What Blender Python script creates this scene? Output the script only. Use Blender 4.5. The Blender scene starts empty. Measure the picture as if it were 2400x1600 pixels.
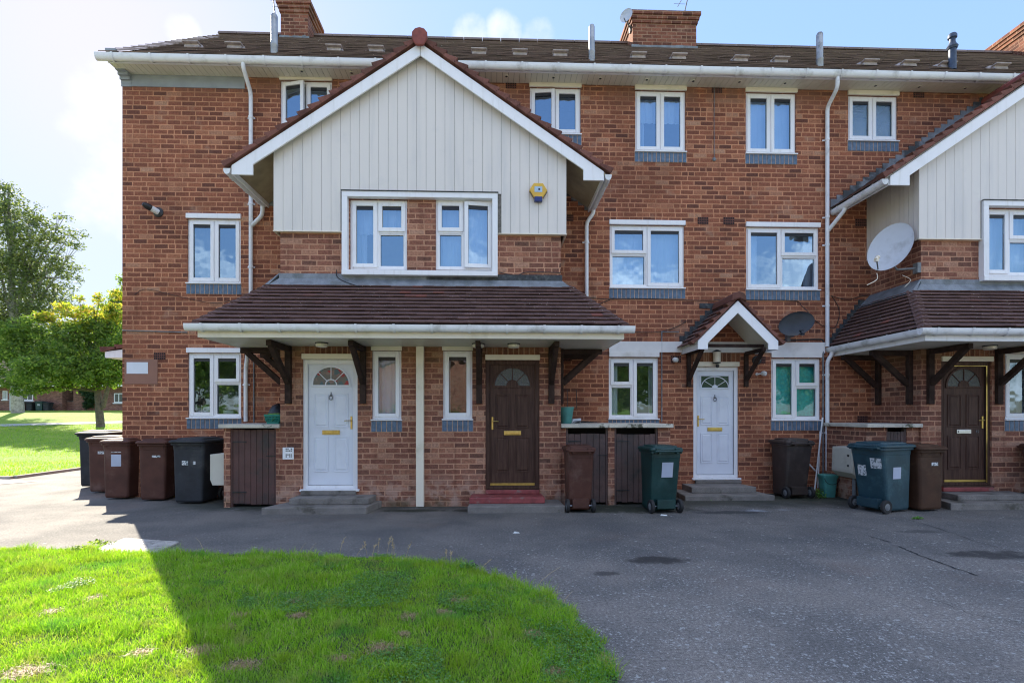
import bpy, math, random
import numpy as np
from mathutils import Vector, Matrix
R = math.radians
random.seed(7); rng = np.random.default_rng(7)
S = bpy.context.scene
COL = S.collection

# ------------------------------------------------------------------ camera, sky, sun, exposure
F = 1250.0; HZ = 970.0; CAMH = 1.44; PSI = R(2.06)
cd = bpy.data.cameras.new('camera'); cam = bpy.data.objects.new('camera', cd); COL.objects.link(cam)
cam.location = (0, 0, CAMH); cam.rotation_euler = (R(90), 0, -PSI)
cd.sensor_width = 36; cd.lens = F*36/2400; cd.shift_y = (HZ-800)/2400; cd.clip_end = 6000; cd.clip_start = .05
S.camera = cam
SUN_AZ = R(-36.5); SUN_EL = R(31)                    # azimuth measured from +y, negative is to the left
sunv = Vector((math.sin(SUN_AZ)*math.cos(SUN_EL), math.cos(SUN_AZ)*math.cos(SUN_EL), math.sin(SUN_EL)))
ld = bpy.data.lights.new('sun', 'SUN'); ld.energy = 3.0; ld.angle = R(.5); ld.color = (1, .89, .72)
lo = bpy.data.objects.new('sun', ld); COL.objects.link(lo); lo.location = (0, 0, 30)
lo.rotation_euler = sunv.to_track_quat('Z', 'Y').to_euler()
S.view_settings.view_transform = 'Standard'; S.view_settings.look = 'None'
S.cycles.filter_width = 1.15
S.view_settings.exposure = 2.05; S.view_settings.gamma = 1

def N(nt, typ, ins=None, **props):
    n = nt.nodes.new(typ)
    for k, v in props.items(): setattr(n, k, v)
    for k, v in (ins or {}).items():
        s = n.inputs[k]
        if isinstance(v, bpy.types.NodeSocket): nt.links.new(v, s)
        elif isinstance(v, bpy.types.Node): nt.links.new(v.outputs[0], s)
        else: s.default_value = v
    return n
def M(nt, op, a, b=0.0, c=None, clamp=False):
    ins = {0: a, 1: b}
    if c is not None: ins[2] = c
    n = N(nt, 'ShaderNodeMath', ins, operation=op); n.use_clamp = clamp
    return n.outputs[0]
def VM(nt, op, a, b=None, out=0):
    ins = {0: a}
    if b is not None: ins[1] = b
    return N(nt, 'ShaderNodeVectorMath', ins, operation=op).outputs[out]
def MIX(nt, f, a, b, blend='MIX'):
    n = N(nt, 'ShaderNodeMix', None, data_type='RGBA', blend_type=blend)
    for k, v in ((0, f), (6, a), (7, b)):
        if isinstance(v, bpy.types.NodeSocket): nt.links.new(v, n.inputs[k])
        else: n.inputs[k].default_value = (tuple(v)+(1,))[:4] if k != 0 else v
    return n.outputs[2]
def NOISE(nt, vec, scale, detail=3, rough=.55, out=0):
    ins = {'Scale': scale, 'Detail': detail, 'Roughness': rough}
    if vec is not None: ins['Vector'] = vec
    return N(nt, 'ShaderNodeTexNoise', ins).outputs[out]
def SM(nt, x, a, b, lo=0.0, hi=1.0):
    n = N(nt, 'ShaderNodeMapRange', {0: x, 1: a, 2: b, 3: lo, 4: hi}); n.interpolation_type = 'SMOOTHSTEP'
    return n.outputs[0]
def RAMP(nt, f, stops, interp='LINEAR'):
    n = N(nt, 'ShaderNodeValToRGB', {0: f}); cr = n.color_ramp; cr.interpolation = interp
    while len(cr.elements) < len(stops): cr.elements.new(.5)
    for e, (p, c) in zip(cr.elements, stops): e.position = p; e.color = tuple(c)+(1,)
    return n.outputs[0]

W_ = bpy.data.worlds.new('World'); S.world = W_; W_.use_nodes = True
nt = W_.node_tree; nt.nodes.clear()
sky = N(nt, 'ShaderNodeTexSky', sky_type='NISHITA'); sky.sun_disc = False
sky.sun_elevation = SUN_EL; sky.sun_rotation = SUN_AZ; sky.air_density = 1.0; sky.dust_density = .35; sky.ozone_density = 1.5
gen = N(nt, 'ShaderNodeTexCoord').outputs['Generated']
sx = N(nt, 'ShaderNodeSeparateXYZ', {0: gen})
den = M(nt, 'ADD', sx.outputs[2], .16)
cv = N(nt, 'ShaderNodeCombineXYZ', {0: M(nt, 'DIVIDE', sx.outputs[0], den), 1: M(nt, 'DIVIDE', sx.outputs[1], den), 2: 0.0}).outputs[0]
n1 = NOISE(nt, cv, 1.0, 5, .5)
back = SM(nt, sx.outputs[1], .25, -.2)
def skydir(u, v):
    r = (u-1200)/F; s = (HZ-v)/F
    d = Vector((r*math.cos(PSI)+math.sin(PSI), math.cos(PSI)-r*math.sin(PSI), s)); return d.normalized()
n2 = NOISE(nt, gen, 7, 8, .6)
cl = M(nt, 'MULTIPLY', SM(nt, n1, .50, .70), back)
for (u, v, a, b, k) in ((1105, 88, .9990, .9999, .62), (1180, 80, .9990, .9999, .66), (1260, 100, .9988, .9999, .55), (270, 240, .9962, .9999, .55), (275, 340, .9958, .9999, .60), (285, 450, .9955, .9999, .55), (430, 82, .9994, .9999, .45)):
    dt = VM(nt, 'DOT_PRODUCT', gen, tuple(skydir(u, v)), 1)
    blob = M(nt, 'MULTIPLY', SM(nt, dt, a, b), k)
    blob = SM(nt, M(nt, 'ADD', blob, M(nt, 'MULTIPLY', M(nt, 'SUBTRACT', n2, .5), 1.6)), .25, .75)
    blob = M(nt, 'MULTIPLY', blob, SM(nt, dt, a-.002, a+.0003))
    cl = M(nt, 'MAXIMUM', cl, M(nt, 'MULTIPLY', blob, .8))
lum = VM(nt, 'DOT_PRODUCT', sky.outputs[0], (.3, .5, .2), 1)
soft = N(nt, 'ShaderNodeVectorMath', {0: sky.outputs[0], 3: M(nt, 'DIVIDE', 2.2, M(nt, 'ADD', 1.0, lum))}, operation='SCALE').outputs[0]
soft = VM(nt, 'MULTIPLY', soft, (1.0, .985, 1.06))
skyc = MIX(nt, cl, soft, MIX(nt, back, (2.35, 2.4, 2.45), (6.2, 6.3, 6.5)))
bg = N(nt, 'ShaderNodeBackground', {0: skyc, 1: .12})
N(nt, 'ShaderNodeOutputWorld', {0: bg.outputs[0]})

# ------------------------------------------------------------------ pixel -> place on a known plane
def ray(u, v):
    r = (u-1200)/F; s = (HZ-v)/F
    return r*math.cos(PSI)+math.sin(PSI), math.cos(PSI)-r*math.sin(PSI), s
def WP(u, v, Y):
    a, b, c = ray(u, v); k = Y/b
    return a*k, CAMH+c*k
def GP(u, v, z=0.0):
    a, b, c = ray(u, v); k = (z-CAMH)/c
    return a*k, b*k
def X_(u, Y): return WP(u, 500, Y)[0]

# ------------------------------------------------------------------ materials
MATS = {}
def newmat(name):
    m = bpy.data.materials.new(name); m.use_nodes = True; nt = m.node_tree; nt.nodes.clear(); MATS[name] = m
    return m, nt
def finish(nt, **k):
    ins = {}
    for a, b in k.items():
        if a in ('bump', 'bstr', 'bdist'): continue
        ins[a.replace('_', ' ')] = b
    p = N(nt, 'ShaderNodeBsdfPrincipled')
    for a, b in ins.items():
        if isinstance(b, bpy.types.NodeSocket): nt.links.new(b, p.inputs[a])
        else: p.inputs[a].default_value = (tuple(b)+(1,))[:4] if isinstance(b, tuple) and a == 'Base Color' else b
    if 'bump' in k:
        bp = N(nt, 'ShaderNodeBump', {'Height': k['bump'], 'Strength': k.get('bstr', .5), 'Distance': k.get('bdist', .01)})
        nt.links.new(bp.outputs[0], p.inputs['Normal'])
    o = N(nt, 'ShaderNodeOutputMaterial', {0: p.outputs[0]})
    return p
def POS(nt): return N(nt, 'ShaderNodeNewGeometry').outputs['Position']
def OBJC(nt): return N(nt, 'ShaderNodeTexCoord').outputs['Object']
def simple(name, col, rough=.6, var=.12, scale=6, bump=.0, metal=0, spec=.5, dirt=None, dscale=3, dlo=.5, dhi=.75, grain=0):
    m, nt = newmat(name); p = POS(nt)
    n = NOISE(nt, p, scale, 5)
    c = MIX(nt, SM(nt, n, .25, .75), tuple(x*(1-var) for x in col), tuple(min(1, x*(1+var)) for x in col))
    if dirt: c = MIX(nt, SM(nt, NOISE(nt, p, dscale, 6, .65), dlo, dhi), c, dirt)
    if grain:
        c = MIX(nt, grain, c, MIX(nt, 1.0, c, N(nt, 'ShaderNodeMapRange', {0: NOISE(nt, p, 220, 2), 1: .3, 2: .7, 3: .4, 4: 1.6}).outputs[0], 'MULTIPLY'))
    k = dict(Base_Color=c, Roughness=M(nt, 'ADD', rough-.08, M(nt, 'MULTIPLY', n, .16)), Metallic=metal, Specular_IOR_Level=spec)
    if bump: k.update(bump=NOISE(nt, p, scale*8, 4), bstr=bump)
    finish(nt, **k); return m

def brick_mat(name, stops, mortar, bw=.235, bh=.083, mw=.0092, stain=.5, low=0.0, streak=None, dark=0.0):
    m, nt = newmat(name); g = N(nt, 'ShaderNodeNewGeometry'); p = g.outputs['Position']
    s = N(nt, 'ShaderNodeSeparateXYZ', {0: p}); ns = N(nt, 'ShaderNodeSeparateXYZ', {0: g.outputs['True Normal']})
    ax = M(nt, 'GREATER_THAN', M(nt, 'ABSOLUTE', ns.outputs[0]), .6)
    u = M(nt, 'ADD', M(nt, 'MULTIPLY', s.outputs[0], M(nt, 'SUBTRACT', 1.0, ax)), M(nt, 'MULTIPLY', s.outputs[1], ax))
    wob = NOISE(nt, p, 9, 2); wob2 = NOISE(nt, VM(nt, 'ADD', p, (7, 3, 5)), 9, 2)
    z = M(nt, 'ADD', s.outputs[2], M(nt, 'MULTIPLY', M(nt, 'SUBTRACT', wob, .5), .008))
    u = M(nt, 'ADD', u, M(nt, 'MULTIPLY', M(nt, 'SUBTRACT', wob2, .5), .012))
    rf = M(nt, 'DIVIDE', z, bh); row = M(nt, 'FLOOR', rf); fr = M(nt, 'SUBTRACT', rf, row)
    jit = N(nt, 'ShaderNodeTexWhiteNoise', {'W': row}, noise_dimensions='1D').outputs[0]
    cf = M(nt, 'ADD', M(nt, 'ADD', M(nt, 'DIVIDE', u, bw), M(nt, 'MULTIPLY', M(nt, 'MODULO', M(nt, 'ADD', row, 1000), 2.0), .5)), M(nt, 'MULTIPLY', jit, .16))
    c = M(nt, 'FLOOR', cf); fc = M(nt, 'SUBTRACT', cf, c)
    rv = N(nt, 'ShaderNodeTexWhiteNoise', {'Vector': N(nt, 'ShaderNodeCombineXYZ', {0: c, 1: row}).outputs[0]}, noise_dimensions='2D')
    # a few bricks are laid as two headers
    hd = M(nt, 'GREATER_THAN', N(nt, 'ShaderNodeTexWhiteNoise', {'Vector': N(nt, 'ShaderNodeCombineXYZ', {0: c, 1: row, 2: 5.0}).outputs[0]}, noise_dimensions='3D').outputs[0], .9)
    dh = M(nt, 'MULTIPLY', M(nt, 'MINIMUM', fr, M(nt, 'SUBTRACT', 1.0, fr)), bh)
    dv = M(nt, 'MULTIPLY', M(nt, 'MINIMUM', fc, M(nt, 'SUBTRACT', 1.0, fc)), bw)
    dm = M(nt, 'MULTIPLY', M(nt, 'ABSOLUTE', M(nt, 'SUBTRACT', fc, .5)), bw)
    dm = M(nt, 'ADD', dm, M(nt, 'MULTIPLY', M(nt, 'SUBTRACT', 1.0, hd), 1.0))
    d = M(nt, 'MINIMUM', M(nt, 'MINIMUM', dh, dv), dm)
    d = M(nt, 'ADD', d, M(nt, 'MULTIPLY', M(nt, 'SUBTRACT', NOISE(nt, p, 55, 3), .5), .007))
    fac = SM(nt, d, mw-.0022, mw+.0022)
    bc = RAMP(nt, rv.outputs[0], stops)
    bc = MIX(nt, .55, bc, MIX(nt, 1.0, bc, N(nt, 'ShaderNodeMapRange', {0: NOISE(nt, p, 38, 4), 1: .3, 2: .7, 3: .45, 4: 1.5}).outputs[0], 'MULTIPLY'))
    mc = MIX(nt, SM(nt, NOISE(nt, p, 2.2, 4), .35, .7), mortar, tuple(x*.72 for x in mortar))
    col = MIX(nt, fac, mc, bc)
    big = NOISE(nt, p, .9, 6, .6)
    col = MIX(nt, M(nt, 'MULTIPLY', SM(nt, big, .46, .68), stain), col, MIX(nt, 1.0, col, (.50, .50, .52), 'MULTIPLY'))
    col = MIX(nt, M(nt, 'MULTIPLY', SM(nt, NOISE(nt, VM(nt, 'ADD', p, (31, 0, 9)), 2.6, 5), .60, .74), .5), col, (.40, .27, .20))
    st = M(nt, 'MULTIPLY', SM(nt, NOISE(nt, VM(nt, 'MULTIPLY', p, (6, 6, .45)), 1.0, 5, .6), .54, .72), .55)
    col = MIX(nt, st, col, MIX(nt, 1.0, col, (.55, .52, .52), 'MULTIPLY'))
    if low:
        lz = M(nt, 'MULTIPLY', SM(nt, M(nt, 'ADD', s.outputs[2], M(nt, 'MULTIPLY', big, .5)), .85, .35), SM(nt, NOISE(nt, p, 6, 5), .42, .62))
        col = MIX(nt, M(nt, 'MULTIPLY', lz, low), col, (.46, .33, .27))
        lz2 = M(nt, 'MULTIPLY', SM(nt, M(nt, 'ADD', s.outputs[2], M(nt, 'MULTIPLY', wob, .2)), .32, .08), SM(nt, NOISE(nt, VM(nt, 'ADD', p, (3, 0, 1)), 3, 5), .4, .6))
        col = MIX(nt, M(nt, 'MULTIPLY', lz2, .7), col, (.06, .065, .03))
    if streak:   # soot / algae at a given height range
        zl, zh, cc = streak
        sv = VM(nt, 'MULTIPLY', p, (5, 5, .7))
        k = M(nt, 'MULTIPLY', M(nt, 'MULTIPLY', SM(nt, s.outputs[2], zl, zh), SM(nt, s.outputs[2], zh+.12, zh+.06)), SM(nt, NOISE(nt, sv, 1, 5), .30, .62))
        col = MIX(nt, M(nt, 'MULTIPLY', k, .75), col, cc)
    col = MIX(nt, 1.0, col, (1.0, .92, .86), 'MULTIPLY')
    if dark: col = MIX(nt, dark, col, (0, 0, 0))
    hgt = M(nt, 'ADD', fac, M(nt, 'MULTIPLY', NOISE(nt, p, 90, 4), .35))
    finish(nt, Base_Color=col, Roughness=.88, Specular_IOR_Level=.25, bump=hgt, bstr=.7, bdist=.006); return m

ST = [(0, (.135, .060, .045)), (.12, (.185, .075, .050)), (.40, (.285, .112, .068)), (.62, (.245, .097, .062)), (.82, (.34, .138, .080)), (.95, (.36, .17, .105)), (1, (.42, .25, .17))]
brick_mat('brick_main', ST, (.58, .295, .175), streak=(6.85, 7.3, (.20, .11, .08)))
ST2 = [(0, (.14, .075, .058)), (.2, (.215, .098, .072)), (.45, (.27, .125, .088)), (.65, (.23, .10, .072)), (.82, (.34, .165, .11)), (1, (.42, .26, .19))]
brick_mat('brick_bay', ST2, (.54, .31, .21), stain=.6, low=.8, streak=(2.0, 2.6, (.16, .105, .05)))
brick_mat('brick_chimney', [(0, (.12, .055, .042)), (.5, (.20, .080, .055)), (1, (.29, .125, .085))], (.38, .24, .17), stain=.8)
brick_mat('brick_gold', [(0, (.13, .06, .04)), (.5, (.22, .10, .06)), (1, (.31, .15, .08))], (.38, .24, .16), bw=.083, bh=.235, stain=.5)
brick_mat('brick_far', [(0, (.16, .08, .07)), (.5, (.25, .12, .10)), (1, (.32, .17, .14))], (.36, .26, .22), stain=.4)
brick_mat('brick_opposite', [(0, (.20, .07, .05)), (.5, (.30, .11, .075)), (1, (.38, .16, .11))], (.5, .35, .26), stain=.2)

def tile_mat(name, base, alt, moss=.25, lich=.5, lo=.62, hi=1.25):
    m, nt = newmat(name); g = N(nt, 'ShaderNodeNewGeometry'); p = g.outputs['Position']
    rnd = g.outputs['Random Per Island']
    c = RAMP(nt, rnd, [(0, tuple(x*lo for x in base)), (.5, base), (.86, tuple(x*hi for x in base)), (.975, tuple(x*hi for x in base)), (.985, alt), (1, alt)])
    c = MIX(nt, M(nt, 'MULTIPLY', SM(nt, NOISE(nt, p, 2.5, 6, .65), .45, .72), .5 if lo > .7 else 1.0), c, tuple(x*.5 for x in base))
    c = MIX(nt, M(nt, 'MULTIPLY', SM(nt, NOISE(nt, p, 1.1, 7, .7), .52, .7), moss), c, (.075, .075, .045))
    v = N(nt, 'ShaderNodeTexVoronoi', {'Vector': p, 'Scale': 17.0}, feature='F1')
    sp = M(nt, 'MULTIPLY', SM(nt, v.outputs['Distance'], .13, .08), SM(nt, NOISE(nt, p, 1.7, 4), .40, .56))
    c = MIX(nt, M(nt, 'MULTIPLY', sp, lich), c, (.62, .60, .55))
    c = MIX(nt, .5, c, MIX(nt, 1.0, c, N(nt, 'ShaderNodeMapRange', {0: NOISE(nt, p, 120, 3), 1: .3, 2: .7, 3: .5, 4: 1.5}).outputs[0], 'MULTIPLY'))
    finish(nt, Base_Color=c, Roughness=.85, Specular_IOR_Level=.3, bump=NOISE(nt, p, 150, 3), bstr=.5, bdist=.004); return m
tile_mat('tile_main', (.205, .150, .130), (.22, .17, .15), moss=.25, lich=.8, lo=.8, hi=1.1)
tile_mat('tile_canopy', (.145, .084, .074), (.24, .09, .07), moss=.12, lich=.9, lo=.86, hi=1.10)
tile_mat('tile_verge', (.185, .078, .060), (.45, .11, .08), moss=.35, lich=.2)
simple('ridge_red', (.22, .055, .042), .7, .25, 12, .3)

def upvc(name, col, dirt, amt=.5, zfreq=(14, 14, 1.2), lo=.5, hi=.78):
    m, nt = newmat(name); p = POS(nt)
    d = M(nt, 'MULTIPLY', SM(nt, NOISE(nt, VM(nt, 'MULTIPLY', p, zfreq), 1.0, 6, .65), lo, hi), amt)
    d2 = M(nt, 'MULTIPLY', SM(nt, NOISE(nt, p, 3.1, 5), .55, .75), amt*.5)
    c = MIX(nt, M(nt, 'MAXIMUM', d, d2), col, dirt)
    finish(nt, Base_Color=c, Roughness=.38, Specular_IOR_Level=.45); return m
upvc('white', (.83, .83, .85), (.52, .50, .45), .35)
upvc('gutter', (.78, .79, .81), (.30, .29, .26), .75, (3, 3, 3))
upvc('cladding', (.72, .67, .62), (.52, .51, .50), .5, (5, 5, .5), .46, .78)
upvc('soffit', (.70, .67, .56), (.42, .38, .26), .6, (1.5, 1.5, 1.5))
upvc('cream', (.80, .73, .60), (.42, .38, .24), .5, (2, 2, 2))
simple('seam', (.16, .15, .13), .8, .4, 30)
simple('concrete', (.19, .175, .16), .9, .2, 5, .3, dirt=(.075, .07, .055), dlo=.52, dhi=.7, grain=.7)
simple('slab', (.56, .52, .44), .9, .15, 6, .3, dirt=(.10, .10, .07), dscale=5, dlo=.56, dhi=.64, grain=.5)
simple('red_paint', (.26, .055, .055), .6, .3, 9, .2, dirt=(.22, .17, .15), dlo=.55, dhi=.72, dscale=8)
simple('lead', (.19, .21, .235), .62, .3, 6, .5, dirt=(.10, .115, .11), dscale=2.5, grain=.4)
simple('lead_grey', (.20, .215, .23), .7, .4, 4, .4, dirt=(.055, .06, .06), dscale=1.5, dlo=.5, dhi=.6)
simple('lead_dark', (.045, .05, .055), .75, .5, 22, .8, dirt=(.12, .13, .12), dscale=9, dlo=.5, dhi=.7)
simple('band', (.28, .31, .34), .7, .12, 3)  # grey of the corbel and the painted haze strip
simple('blue_brick', (.085, .135, .205), .45, .3, 14, .3, grain=.4)
simple('mortar', (.55, .38, .29), .9, .2, 20, .3)
simple('lining', (.34, .28, .19), .8, .2, 4)
simple('wood_dark', (.042, .026, .021), .8, .4, 8, .4, spec=.15)
simple('plank', (.115, .070, .062), .75, .35, 6, .5, dirt=(.05, .042, .038), dscale=3, dlo=.45, dhi=.7)
simple('plank_red', (.105, .048, .040), .7, .3, 6, .5, dirt=(.045, .035, .03), dscale=3, dlo=.45, dhi=.7)
simple('black', (.014, .015, .018), .45, .3, 8)
simple('void', (.01, .01, .012), .9, .1)
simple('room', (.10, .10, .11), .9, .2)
simple('brass', (.55, .40, .13), .35, .15, 20, 0, 1.0)
simple('silver', (.55, .56, .58), .35, .15, 20, 0, 1.0)
simple('flue', (.36, .37, .38), .5, .2, 5, 0, .55, dirt=(.13, .12, .11), dscale=4, dlo=.5, dhi=.7)
simple('flue_dark', (.05, .07, .11), .5, .3, 9, 0, .3)
simple('air_brick', (.15, .06, .045), .9, .3, 20)
simple('vent_tile', (.40, .34, .31), .85, .25, 12, .4)
simple('cable', (.02, .02, .022), .6)
simple('pipe_grey', (.16, .17, .18), .55, .3, 12)
simple('white_plastic', (.70, .71, .72), .4, .08, 6, dirt=(.42, .41, .37), dscale=2.5)
simple('beige', (.56, .53, .45), .55, .07, 3, dirt=(.40, .37, .30), dscale=3)
simple('render_white', (.74, .72, .69), .7, .08, 3, dirt=(.55, .52, .45), dscale=2)
simple('dish_white', (.50, .52, .56), .5, .06, 3, dirt=(.36, .37, .38), dscale=3)
simple('dish_black', (.025, .030, .038), .5, .25, 6)
simple('alarm_yellow', (.66, .40, .05), .45, .1, 8)
simple('alarm_blue', (.01, .025, .14), .3)
simple('label_blue', (.38, .52, .66), .5, .1, 30)
simple('bin_black', (.030, .033, .038), .6, .25, 5, .12, spec=.25, dirt=(.08, .078, .075), dscale=2.4, dlo=.5, dhi=.75)
simple('bin_brown', (.085, .036, .026), .6, .22, 4, .12, spec=.25, dirt=(.17, .10, .08), dscale=2.4, dlo=.5, dhi=.78)
simple('bin_rust', (.060, .028, .016), .6, .25, 4, .12, spec=.25, dirt=(.11, .06, .035), dscale=2.4, dlo=.5, dhi=.78)
simple('bin_dkbrown', (.042, .030, .026), .55, .25, 5, .12, dirt=(.09, .07, .06), dscale=2.4, dlo=.52, dhi=.78)
simple('bin_green', (.006, .040, .038), .45, .25, 5, .12, dirt=(.03, .075, .07), dscale=3, dlo=.5, dhi=.78)
simple('bin_teal', (.016, .052, .070), .45, .22, 5, .12, dirt=(.05, .12, .14), dscale=3, dlo=.5, dhi=.78)
simple('rubber', (.018, .018, .019), .75, .3, 12)
simple('sticker', (.62, .64, .66), .6, .1, 20, dirt=(.12, .16, .17), dscale=26, dlo=.5, dhi=.58)
simple('sticker_blue', (.42, .47, .58), .6, .08, 3)
simple('bucket', (.07, .27, .24), .45, .15, 8)
simple('basket', (.01, .22, .16), .45, .15, 8)
simple('lime', (.20, .42, .04), .5)
simple('teal_blind', (.06, .66, .62), .7, .2, 22, dirt=(.16, .76, .72), dscale=9)
simple('net', (.74, .78, .84), .9, .08, 2)
simple('grey_curtain', (.16, .15, .15), .9, .2, 4)
simple('manhole', (.44, .41, .38), .6, .2, 12, .4, dirt=(.20, .18, .16), dscale=9)
simple('kerb', (.40, .37, .31), .9, .2, 6, .4)
simple('straw', (.48, .36, .19), .8, .3, 20)
simple('bark', (.13, .105, .085), .9, .35, 9, .8)
simple('birch_bark', (.34, .31, .28), .9, .3, 6, .6, dirt=(.07, .06, .05), dscale=4)
simple('far_roof', (.13, .085, .075), .9, .3, 4)
simple('terrace_roof', (.16, .10, .09), .9, .3, 4)
simple('crack', (.022, .022, .022), .95, .3, 20)
simple('sign', (.66, .70, .76), .5, .05, 3)
simple('sign_back', (.27, .135, .095), .8, .08, 3)
simple('litter', (.6, .62, .6), .6, .2, 30)

# door and glass materials
m, nt = newmat('door_white'); p = POS(nt)
finish(nt, Base_Color=MIX(nt, SM(nt, NOISE(nt, p, 3, 4), .4, .7), (.74, .77, .84), (.66, .69, .76)), Roughness=.33, bump=NOISE(nt, VM(nt, 'MULTIPLY', p, (60, 60, 5)), 1, 3), bstr=.06)
m, nt = newmat('door_brown'); p = POS(nt)
finish(nt, Base_Color=MIX(nt, SM(nt, NOISE(nt, VM(nt, 'MULTIPLY', p, (40, 40, 3)), 1, 5), .3, .75), (.052, .024, .017), (.100, .052, .036)), Specular_IOR_Level=.25, Roughness=.55, bump=NOISE(nt, VM(nt, 'MULTIPLY', p, (80, 80, 6)), 1, 3), bstr=.12)
def glass(name, tint, refl, rough=.015, wob=.02, frost=0):
    m, nt = newmat(name); p = POS(nt)
    bp = N(nt, 'ShaderNodeBump', {'Height': NOISE(nt, p, 2.6 if not frost else 45, 2), 'Strength': wob, 'Distance': .25 if not frost else .02})
    gl = N(nt, 'ShaderNodeBsdfGlossy', {'Color': (.62, .83, 1, 1), 'Roughness': rough, 'Normal': bp.outputs[0]})
    tr = N(nt, 'ShaderNodeBsdfTransparent', {'Color': tuple(tint)+(1,)})
    lw = N(nt, 'ShaderNodeFresnel', {'IOR': 1.5})
    f = M(nt, 'ADD', refl, M(nt, 'MULTIPLY', lw.outputs[0], .8), clamp=True)
    mx = N(nt, 'ShaderNodeMixShader', {0: f, 1: tr.outputs[0], 2: gl.outputs[0]})
    N(nt, 'ShaderNodeOutputMaterial', {0: mx.outputs[0]}); return m
glass('pane', (.72, .84, .94), .32)
glass('pane_low', (.80, .86, .88), .12)
glass('pane_frost', (.5, .62, .68), .22, .12, .5, 1)
m, nt = newmat('stained'); p = POS(nt)
v = N(nt, 'ShaderNodeTexVoronoi', {'Vector': p, 'Scale': 16.0})
finish(nt, Base_Color=RAMP(nt, N(nt, 'ShaderNodeTexWhiteNoise', {'Vector': v.outputs['Color']}).outputs[0], [(0, (.12, .14, .13)), (.45, (.20, .16, .15)), (.62, (.30, .03, .04)), (.8, (.05, .14, .17)), (1, (.28, .26, .24))], 'CONSTANT'), Roughness=.15)
m, nt = newmat('obscure'); p = POS(nt)
finish(nt, Base_Color=(.09, .095, .09), Roughness=.12, bump=NOISE(nt, p, 70, 3), bstr=.9, bdist=.01)
m, nt = newmat('green_glass'); p = POS(nt)
finish(nt, Base_Color=(.03, .06, .045), Roughness=.08, bump=NOISE(nt, p, 30, 2), bstr=.2)

# ground materials
m, nt = newmat('asphalt'); p = POS(nt); s = N(nt, 'ShaderNodeSeparateXYZ', {0: p})
px, py = s.outputs[0], s.outputs[1]
fine = NOISE(nt, p, 160, 4, .7); mid = NOISE(nt, p, 1.1, 6, .6)
c = MIX(nt, SM(nt, mid, .3, .7), (.088, .086, .083), (.145, .134, .122))
c = MIX(nt, .85, c, MIX(nt, 1.0, c, N(nt, 'ShaderNodeMapRange', {0: NOISE(nt, p, 42, 4, .75), 1: .32, 2: .68, 3: .45, 4: 1.65}).outputs[0], 'MULTIPLY'))
c = MIX(nt, .8, c, MIX(nt, 1.0, c, N(nt, 'ShaderNodeMapRange', {0: fine, 1: .32, 2: .68, 3: .25, 4: 1.9}).outputs[0], 'MULTIPLY'))
c = MIX(nt, M(nt, 'MULTIPLY', SM(nt, NOISE(nt, VM(nt, 'ADD', p, (4, 9, 0)), .7, 4), .54, .7), .4), c, (.13, .095, .08))
c = MIX(nt, M(nt, 'MULTIPLY', SM(nt, M(nt, 'ADD', py, M(nt, 'MULTIPLY', NOISE(nt, p, 1.3, 5), 2.2)), 7.2, 4.6), .8), c, MIX(nt, 1.0, c, (1.65, 1.55, 1.45), 'MULTIPLY'))
# lichen spots, denser to the front and right and beside the lawn
dens = M(nt, 'ADD', M(nt, 'MULTIPLY', SM(nt, py, 6.9, 3.2), .34), M(nt, 'MULTIPLY', SM(nt, px, -1.0, 5.0), .06))
nd = NOISE(nt, p, 1.6, 4)
for sc, r0 in ((13.0, .24), (27.0, .27), (48.0, .34)):
    vv = N(nt, 'ShaderNodeTexVoronoi', {'Vector': VM(nt, 'ADD', p, N(nt, 'ShaderNodeVectorMath', {0: NOISE(nt, p, 30, 2, out=1), 3: .035}, operation='SCALE').outputs[0]), 'Scale': sc}, feature='F1')
    pick = N(nt, 'ShaderNodeTexWhiteNoise', {'Vector': vv.outputs['Color']}).outputs[0]
    thr = M(nt, 'MULTIPLY', M(nt, 'MULTIPLY', dens, SM(nt, nd, .3, .68)), 2.3)
    k = M(nt, 'MULTIPLY', SM(nt, vv.outputs['Distance'], r0, r0*.6), M(nt, 'LESS_THAN', pick, thr))
    k = M(nt, 'MULTIPLY', k, SM(nt, NOISE(nt, p, 70, 3), .33, .52))
    c = MIX(nt, M(nt, 'MULTIPLY', k, .8), c, (.46, .45, .42))
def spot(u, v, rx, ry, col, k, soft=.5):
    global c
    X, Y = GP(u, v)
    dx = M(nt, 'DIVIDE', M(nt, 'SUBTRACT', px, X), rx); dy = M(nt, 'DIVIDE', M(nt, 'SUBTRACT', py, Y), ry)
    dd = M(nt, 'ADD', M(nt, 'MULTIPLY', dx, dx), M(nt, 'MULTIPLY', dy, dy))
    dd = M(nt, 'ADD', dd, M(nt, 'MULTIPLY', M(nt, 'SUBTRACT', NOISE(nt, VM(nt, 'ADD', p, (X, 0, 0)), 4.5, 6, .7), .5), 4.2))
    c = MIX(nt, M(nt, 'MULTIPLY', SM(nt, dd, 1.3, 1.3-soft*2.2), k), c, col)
spot(1545, 1312, .32, .16, (.025, .022, .02), .85)
spot(1420, 1343, .14, .07, (.03, .027, .025), .7)
spot(2320, 1300, .50, .17, (.025, .023, .022), .85)
spot(2160, 1245, .3, .1, (.04, .04, .04), .6)
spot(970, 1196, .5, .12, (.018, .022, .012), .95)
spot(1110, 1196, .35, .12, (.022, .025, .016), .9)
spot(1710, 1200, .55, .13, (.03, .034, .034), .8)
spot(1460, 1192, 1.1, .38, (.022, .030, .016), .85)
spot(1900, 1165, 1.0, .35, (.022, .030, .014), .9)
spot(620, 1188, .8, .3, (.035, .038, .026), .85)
spot(1775, 1196, .20, .10, (.40, .45, .52), .65, .9)
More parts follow.
